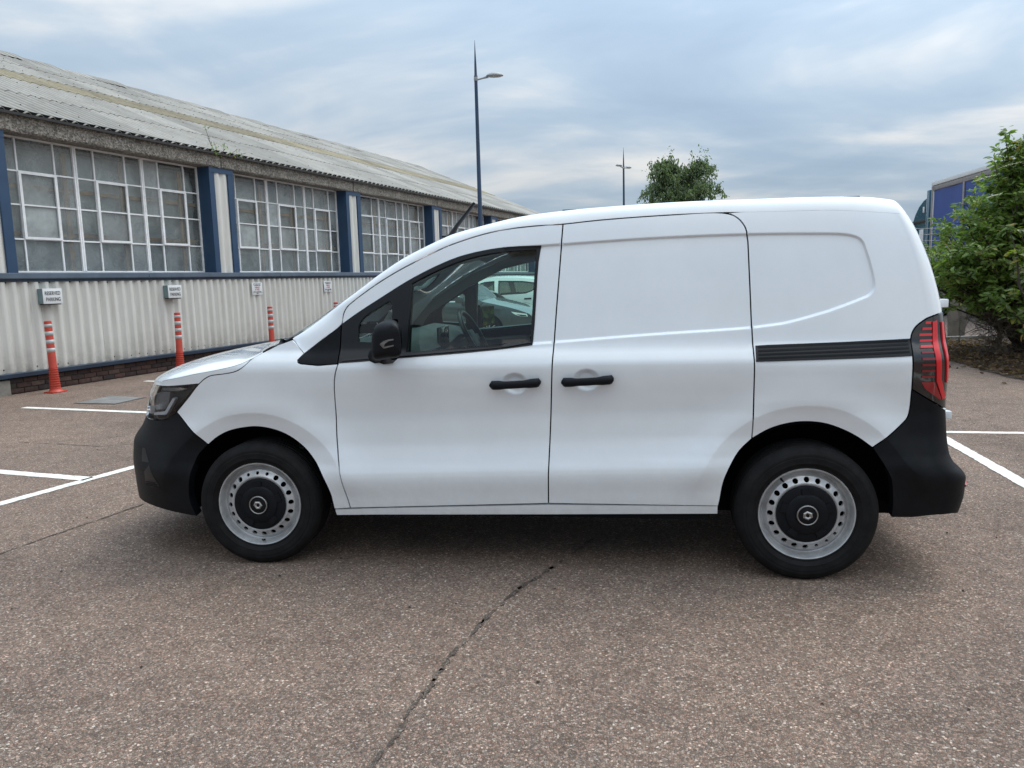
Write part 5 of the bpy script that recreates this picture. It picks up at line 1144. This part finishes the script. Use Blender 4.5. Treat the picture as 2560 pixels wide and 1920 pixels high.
# chain-link fence with concrete posts in front of the lorry
M['post'] = simple('grey_concrete_post', (.24, .215, .18), .95, var=.3, vscale=4, bump=.4, bscale=50)
M['wire'] = simple('galvanised_wire', (.22, .23, .23), .5, metal=.6)
fence = empty('chain_link_fence', (8.4, 13.1, 0)); tag(fence, 'chain-link fence on leaning concrete posts behind the hedge', 'fence')
fpts = [(5.9, 12.45), (8.33, 13.0), (10.8, 13.55), (13.3, 14.1), (15.8, 14.65)]
for i, (x, y) in enumerate(fpts):
    o = MB().bbox(-.075, .075, -.07, .07, -.1, 1.95, .012).build('post', M['post'], fence, angle=40); o.location = (x - 8.4, y - 13.1, 0); o.rotation_euler = (0, R_((0, -3, 2, 0, 1)[i]), R_(12)); 
    if i == 1:
        o = MB().bbox(-.06, .06, -.05, .05, -.1, 1.9, .012).build('brace_post', M['post'], fence, angle=40); o.location = (x - 8.4 + .17, y - 13.1 + .1, 0); o.rotation_euler = (0, R_(4), R_(12))
for z in (1.86, 1.98, 2.10, 2.22, .95): MB().tube([(x - 8.4, y - 13.1, z) for x, y in fpts], .004 if z > 1 else .003, 4).build('strand_wire', M['wire'], fence)
mesh_v = MB()
for (xa, ya), (xb, yb) in zip(fpts[:-1], fpts[1:]):
    n_ = 26
    for i in range(-18, n_):
        for sg in (1, -1):
            t0 = i / n_; z0, z1 = (.05, 1.78) if sg > 0 else (1.78, .05); t1 = t0 + 17 / n_; a0, a1 = max(0, t0), min(1, t1)
            if a1 <= a0: continue
            zz = lambda a: z0 + (z1 - z0) * (a - t0) / (t1 - t0)
            mesh_v.tube([(xa + (xb - xa) * a - 8.4, ya + (yb - ya) * a - 13.1, zz(a)) for a in (a0, a1)], .0025, 3, False)
tag(mesh_v.build('wire_mesh', M['wire'], fence), kind='stuff')
kb = MB().bbox(-2.2, 2.2, -.06, .06, -.1, .13, .015).build('kerb', M['concrete'], None, angle=40); kb.location = (8.55, 12.40, 0); kb.rotation_euler = (0, 0, R_(13)); tag(kb, kind='structure')

# ================================================================== PLANTING
def leaf_mat(name, cols, rough=.42):
    m = bpy.data.materials.new(name); m.use_nodes = True; t = m.node_tree; b = t.nodes['Principled BSDF']; at = N(t, 'ShaderNodeAttribute', attribute_name='tone')
    c = ramp(t, cols, at.outputs['Fac']); L(t, c.outputs[0], b.inputs['Base Color']); b.inputs['Roughness'].default_value = rough; b.inputs['Specular IOR Level'].default_value = .55
    tl_ = N(t, 'ShaderNodeBsdfTranslucent'); hs = mixc(t, 1.0, c.outputs[0], (1.2, 1.35, .7), 'MULTIPLY'); L(t, hs, tl_.inputs[0])
    mx = N(t, 'ShaderNodeMixShader'); mx.inputs[0].default_value = .42; L(t, b.outputs[0], mx.inputs[1]); L(t, tl_.outputs[0], mx.inputs[2]); L(t, mx.outputs[0], t.nodes['Material Output'].inputs[0]); return m
M['leaf'] = leaf_mat('elder_leaf', [(0, (.085, .15, .03)), (.4, (.155, .24, .05)), (.8, (.23, .32, .08)), (.93, (.29, .34, .10)), (1, (.40, .32, .12))])
M['leaf2'] = leaf_mat('laurel_leaf', [(0, (.05, .085, .016)), (.5, (.12, .165, .03)), (.8, (.22, .25, .05)), (.92, (.32, .27, .06)), (1, (.45, .27, .10))])
M['leaf3'] = leaf_mat('birch_leaf', [(0, (.085, .12, .065)), (.5, (.13, .185, .09)), (1, (.18, .245, .125))])
M['bark'] = simple('brown_bark', (.05, .038, .028), .95, var=.4, vscale=12, bump=.6, bscale=40)
M['deadwood'] = simple('dry_dead_twigs', (.12, .095, .07), .95, var=.35, vscale=14)
def leaves(name, centers, dirs, size, mat, parent, rng_, droop=.3, asp=.36, tone=None):
    n = len(centers); c = np.array(centers); d = np.array(dirs) + rng_.normal(0, .35, (n, 3)); d[:, 2] -= droop; d /= np.linalg.norm(d, axis=1, keepdims=True)
    up = rng_.normal(0, .8, (n, 3)) + [0, -.35, 1]; w = np.cross(d, up); w /= np.maximum(np.linalg.norm(w, axis=1, keepdims=True), 1e-6); nn = np.cross(w, d)
    s = size * rng_.uniform(.6, 1.25, n)[:, None]; a = asp
    V = np.stack([c, c + d * s * .35 + w * s * a * .5 + nn * s * .06, c + d * s * .72 + w * s * a * .36 + nn * s * .03, c + d * s - nn * s * .08, c + d * s * .72 - w * s * a * .36 + nn * s * .03, c + d * s * .35 - w * s * a * .5 + nn * s * .06], 1).reshape(-1, 3)
    F_ = (np.arange(n)[:, None] * 6 + np.arange(6)[None]).tolist()
    me = bpy.data.meshes.new(name); me.from_pydata(V.tolist(), [], F_); me.update()
    at = me.attributes.new('tone', 'FLOAT', 'FACE'); at.data.foreach_set('value', (np.clip(rng_.beta(2, 2.2, n), 0, 1) if tone is None else tone).astype(np.float32))
    me.materials.append(mat); o = bpy.data.objects.new(name, me); COL.objects.link(o); o.parent = parent; return o
def shrub(name, label, base, shoots, leafn, size, mat, seed, asp=.36, group=None, spread=.16, bare=.0):
    """shoots: list of (tip offset from base); leaves gather along each shoot's side twigs"""
    g = np.random.default_rng(seed); e = empty(name, base); tag(e, label, 'shrub', group); C_ = []; D_ = []; st = MB(); T_ = []
    for tip in shoots:
        tip = np.array(tip, float); mid = tip * .5 + np.array([g.normal(0, .12), g.normal(0, .12), tip[2] * .12]); pts = [np.array([g.normal(0, .12), g.normal(0, .12), 0]), mid * .55, mid, tip * .8 + mid * .1, tip]
        st.tube([tuple(p) for p in pts], [.030, .024, .018, .010, .004], 5, False)
        k = int(leafn * g.uniform(.7, 1.3)); tt = bare + (1 - bare) * g.random(k) ** .65
        base_t = g.uniform(.15, .6)
        ntw = max(3, k // 14); tw = [(q, g.normal(0, 1, 3)) for q in np.linspace(bare, 1, ntw)]
        for q, dv in tw:
            dv = dv / np.linalg.norm(dv); dv[2] = abs(dv[2]) * .5 + .1; f = q * (len(pts) - 1); i = min(int(f), len(pts) - 2); p0 = pts[i] + (pts[i + 1] - pts[i]) * (f - i)
            ln = spread * g.uniform(.6, 1.7) * (1.25 - .6 * q)
            st.tube([tuple(p0), tuple(p0 + dv * ln * .5 + [0, 0, .02]), tuple(p0 + dv * ln)], [.006, .004, .002], 3, False)
            for m_ in range(max(3, k // ntw)):
                u = g.random() ** .6; C_.append(p0 + dv * ln * u + g.normal(0, .02, 3)); side = np.cross(dv, [0, 0, 1]); side /= max(np.linalg.norm(side), 1e-6)
                D_.append(dv * .6 + side * g.choice((-1, 1)) * .9 + g.normal(0, .25, 3)); T_.append(np.clip(base_t + g.normal(.08, .2) + (.5 if g.random() < .012 else 0), 0, 1))
    st.build('stems', M['bark'], e, smooth=True); leaves('foliage', C_, D_, size, mat, e, g, asp=asp, tone=np.array(T_)); return e
g = np.random.default_rng(21)
sh = []
for i in range(120):
    # bushy dome leaning towards the tarmac; tip list is in metres from the base
    th = g.uniform(0, 2 * math.pi); rr = 1.9 * math.sqrt(g.random()); z = g.uniform(1.0, 2.75) - .18 * rr ** 2 + .3
    x_ = rr * math.cos(th); sh.append((x_, rr * math.sin(th) * .8, max(.95, min(z, 1.65 + 1.45 * (x_ + 1.6)))))
for i in range(70):
    x_ = g.uniform(-1.62, 1.3); sh.append((x_, g.uniform(-1.0, -.2), min(3.2, 1.75 + 1.45 * (x_ + 1.6)) - g.uniform(0, .8)))
sh += [(-1.0, -.6, 2.9), (-.92, -.6, 3.1), (-.86, -.55, 3.32), (-.8, -.6, 3.05), (-.72, -.6, 3.22), (-.6, -.5, 3.3), (-.5, -.6, 3.15), (-.78, -.5, 2.9), (-.66, -.6, 2.95), (-.9, -.5, 2.8)]
sh += [(-.95, -.6, 2.45), (.15, -.5, 3.05), (.05, -.5, 3.3), (.30, -.4, 3.15), (.55, -.5, 3.0), (-.25, -.5, 2.9), (-1.5, -.4, 1.75), (-1.6, -.3, 1.55), (-1.6, -.5, 1.5), (-1.45, -.4, 1.3), (-1.1, -.7, 1.25), (-.75, -.8, 1.3), (-1.3, -.6, 1.95), (-.6, -.8, 2.7)]
shrub('elder_bush', 'large dense green elder bush hanging over the tarmac edge beside the lorry', (8.25, 9.6, 0), sh, 170, .115, M['leaf'], 31, bare=.45, spread=.30)
g = np.random.default_rng(5); sh = []
for i in range(46):
    th = g.uniform(0, 2 * math.pi); rr = .70 * math.sqrt(g.random()); sh.append((rr * math.cos(th), rr * math.sin(th), g.uniform(.5, 2.2) - .2 * rr))
shrub('laurel_bush', 'yellow-green large-leaved shrub with brown dead leaves at the right edge', (7.62, 7.55, 0), sh, 62, .12, M['leaf2'], 9, asp=.42, bare=.18)
g = np.random.default_rng(8); sh = []
for i in range(40): 
    th = g.uniform(0, 2 * math.pi); rr = .8 * math.sqrt(g.random()); sh.append((rr * math.cos(th), rr * math.sin(th), g.uniform(.9, 2.0)))
shrub('bramble_bush', 'darker green bush behind the fence close to the van rear edge', (7.6, 13.9, 0), sh, 80, .12, M['leaf'], 17, bare=.2)
# elder flower heads
M['flower'] = simple('cream_elder_flower', (.62, .58, .42), .8)
for i, (x, y, z, s) in enumerate(((6.98, 8.62, 2.72, .11), (7.35, 8.75, 2.90, .12), (7.05, 8.5, 2.45, .07), (7.75, 8.7, 2.2, .06))):
    q = MB(); gg = random.Random(i)
    for k in range(70):
        a = gg.uniform(0, 6.28); rr = s * math.sqrt(gg.random()); px, py, pz = rr * math.cos(a) * 1.4, rr * math.sin(a), rr * math.cos(a) * .35 - rr * rr * .6 / s * .3; d = .011
        q.add([(px - d, py, pz), (px, py - d, pz), (px + d, py, pz), (px, py + d, pz + .004)], [(0, 1, 2, 3)])
    o = q.build('flower_head', M['flower'], bpy.data.objects['elder_bush']); o.location = (x - 8.25, y - 9.6, z)
# dead twigs under the hedge
def twig_heap(name, label, loc, n, seed, R0, H0):
    e = empty(name, loc); tag(e, label, 'dead branch'); gg = np.random.default_rng(seed); mb = MB(); tr = MB()
    tr.tube([(0, 0, -.05), (.03, .0, .5), (-.02, .03, 1.1), (.05, 0, 1.8)], [.045, .038, .03, .015], 7); tr.build('stem', M['deadwood'], e, smooth=True)
    for i in range(n):
        z = gg.uniform(.08, H0); a = gg.uniform(0, 2 * math.pi); ln = R0 * gg.uniform(.4, 1.1); el = gg.uniform(-.25, .5); d = np.array([math.cos(a), math.sin(a), el]); p = np.array([0, 0, z]); pts = [p]
        for k in range(4): d = d + gg.normal(0, .22, 3); d[2] -= .12; p = p + d / np.linalg.norm(d) * ln / 4; p[2] = max(.01, p[2]); pts.append(p)
        mb.tube([tuple(q) for q in pts], [.008, .0065, .005, .0035, .002], 4, False)
        for k in (1, 2, 3):
            for _ in range(2): d2 = gg.normal(0, 1, 3); d2 /= np.linalg.norm(d2); mb.tube([tuple(pts[k]), tuple(pts[k] + d2 * ln * .16 + [0, 0, .02]), tuple(pts[k] + d2 * ln * .3)], [.004, .003, .0015], 3, False)
    mb.build('twigs', M['deadwood'], e, smooth=True); return e
twig_heap('dead_shrub', 'bare brown dead twigs standing under the elder bush', (7.55, 9.3, 0), 95, 3, .62, .95)
twig_heap('dead_branches', 'low heap of grey dead branches on the leaf litter at the right edge', (8.1, 8.5, 0), 70, 6, .75, .35)
# bare bed with leaf litter
bed = MB(); xs = np.linspace(6.82, 16, 60); ys = np.linspace(5.0, 12.3, 60); V = []
gg = np.random.default_rng(2)
for x in xs:
    for y in ys: V.append((x + (.06 * math.sin(y * 3.1) + .04 * math.sin(y * 7.7) if x < 6.9 else 0), y, .006 + min(.07, (x - 6.82) * .12) + gg.normal(0, .008) * (x > 6.9)))
M['soil'] = simple('dark_soil', (.045, .033, .024), 1.0, var=.4, vscale=9, bump=1.0, bscale=25)
tag(mk('planting_bed', V, grid_faces(60, 60, True), M['soil']), kind='structure')
M['litter'] = leaf_mat('dry_leaf_litter', [(0, (.045, .028, .018)), (.5, (.11, .065, .038)), (.85, (.20, .125, .07)), (1, (.42, .30, .16))], .8)
n = 5200; gg = np.random.default_rng(12); cx_ = 6.80 + gg.gamma(1.2, .75, n); cy_ = gg.uniform(5.2, 12.0, n); m_ = gg.random(n) < .03; cx_[m_] -= gg.uniform(0, .5, m_.sum())
leaves('leaf_litter', np.c_[cx_, cy_, .012 + np.clip((cx_ - 6.82) * .12, 0, .075) + gg.uniform(0, .02, n)], np.c_[gg.normal(0, 1, (n, 2)), gg.normal(.05, .12, n)], .075, M['litter'], None, gg, droop=0, asp=.5)
tag(bpy.data.objects['leaf_litter'], 'brown dead leaves covering the bed below the hedge', 'leaf litter', kind='stuff')
# birch trees far off
def birch(loc, H, Rr, seed, label, tops):
    e = empty('birch_tree', loc); tag(e, label, 'tree', 'birch trees beyond the yard'); gg = np.random.default_rng(seed); tr = MB(); C_ = []; D_ = []
    tr.tube([(0, 0, 0), (.05, 0, H * .3), (-.05, .05, H * .6), (0, 0, H * .97)], [.17, .13, .08, .02], 8)
    for i in range(84):
        z = H * gg.uniform(.14, .97); a = gg.uniform(0, 2 * math.pi); ln = Rr * (1.10 - .86 * max(0, (z / H - .20) / .77) ** 1.25) * gg.uniform(.6, 1.12); d = np.array([math.cos(a), math.sin(a), .9]); p = np.array([0, 0, z]); pts = [p]
        for k in range(5): d[2] -= .28; p = p + d / np.linalg.norm(d) * ln / 5; pts.append(p + gg.normal(0, .05, 3))
        tr.tube([tuple(q) for q in pts], [.035, .028, .02, .014, .009, .004], 4, False)
        for k in range(1, 6):
            for _ in range(4):
                q = pts[k] + gg.normal(0, .14, 3); dl = gg.uniform(.35, .95); dv = np.array([gg.normal(0, .3), gg.normal(0, .3), -1.0])
                for u in np.linspace(0, 1, 11): C_.append(q + dv * dl * u * .55 + gg.normal(0, .045, 3)); D_.append(dv + gg.normal(0, .5, 3))
    for tx, ty, tz in tops:
        for k in range(16): C_.append(np.array([tx, ty, tz - k * .07]) + gg.normal(0, .05 + .012 * k, 3)); D_.append(np.array([.4, 0, .4]))
    tr.build('trunk', M['bark'], e, smooth=True); leaves('crown', C_, D_, .165, M['leaf3'], e, gg, droop=.4, asp=.45); return e
birch((4.05, 43.8, 0), 8.3, 3.5, 3, 'left of the two feathery birch trees above the van roof', [(.1, 0, 8.9), (.35, 0, 8.75), (-.9, 0, 8.2)])
birch((5.75, 43.3, 0), 8.3, 3.0, 14, 'right of the two feathery birch trees above the van roof', [(.2, 0, 8.8), (-.3, 0, 8.6), (.55, 0, 8.6)])
# little weed in the roof gutter of the shed
we = empty('roof_weed', wpos(9.05, -.1, 3.97)); tag(we, 'small straggly weed growing from the shed eaves', 'weed'); gg = np.random.default_rng(4); C_ = []; D_ = []; tr = MB()
for (tx, ty, tz) in ((-.35, 0, .42), (-.15, 0, .20), (.15, .05, .22), (.5, .1, .16), (.75, .15, .12), (-.3, 0, .25)):
    dx, dy = math.cos(WA) * tx, math.sin(WA) * tx; pts = [np.array([dx * .4, dy * .4, -.02]), np.array([dx * .8, dy * .8, tz * .6]), np.array([dx, dy, tz])]; tr.tube([tuple(p) for p in pts], .004, 4, False)
    for k in range(16): u = gg.random(); C_.append(pts[0] * (1 - u) + pts[2] * u + gg.normal(0, .03, 3)); D_.append(gg.normal(0, 1, 3))
tr.build('stalks', M['bark'], we); leaves('foliage', C_, D_, .055, M['leaf'], we, gg)
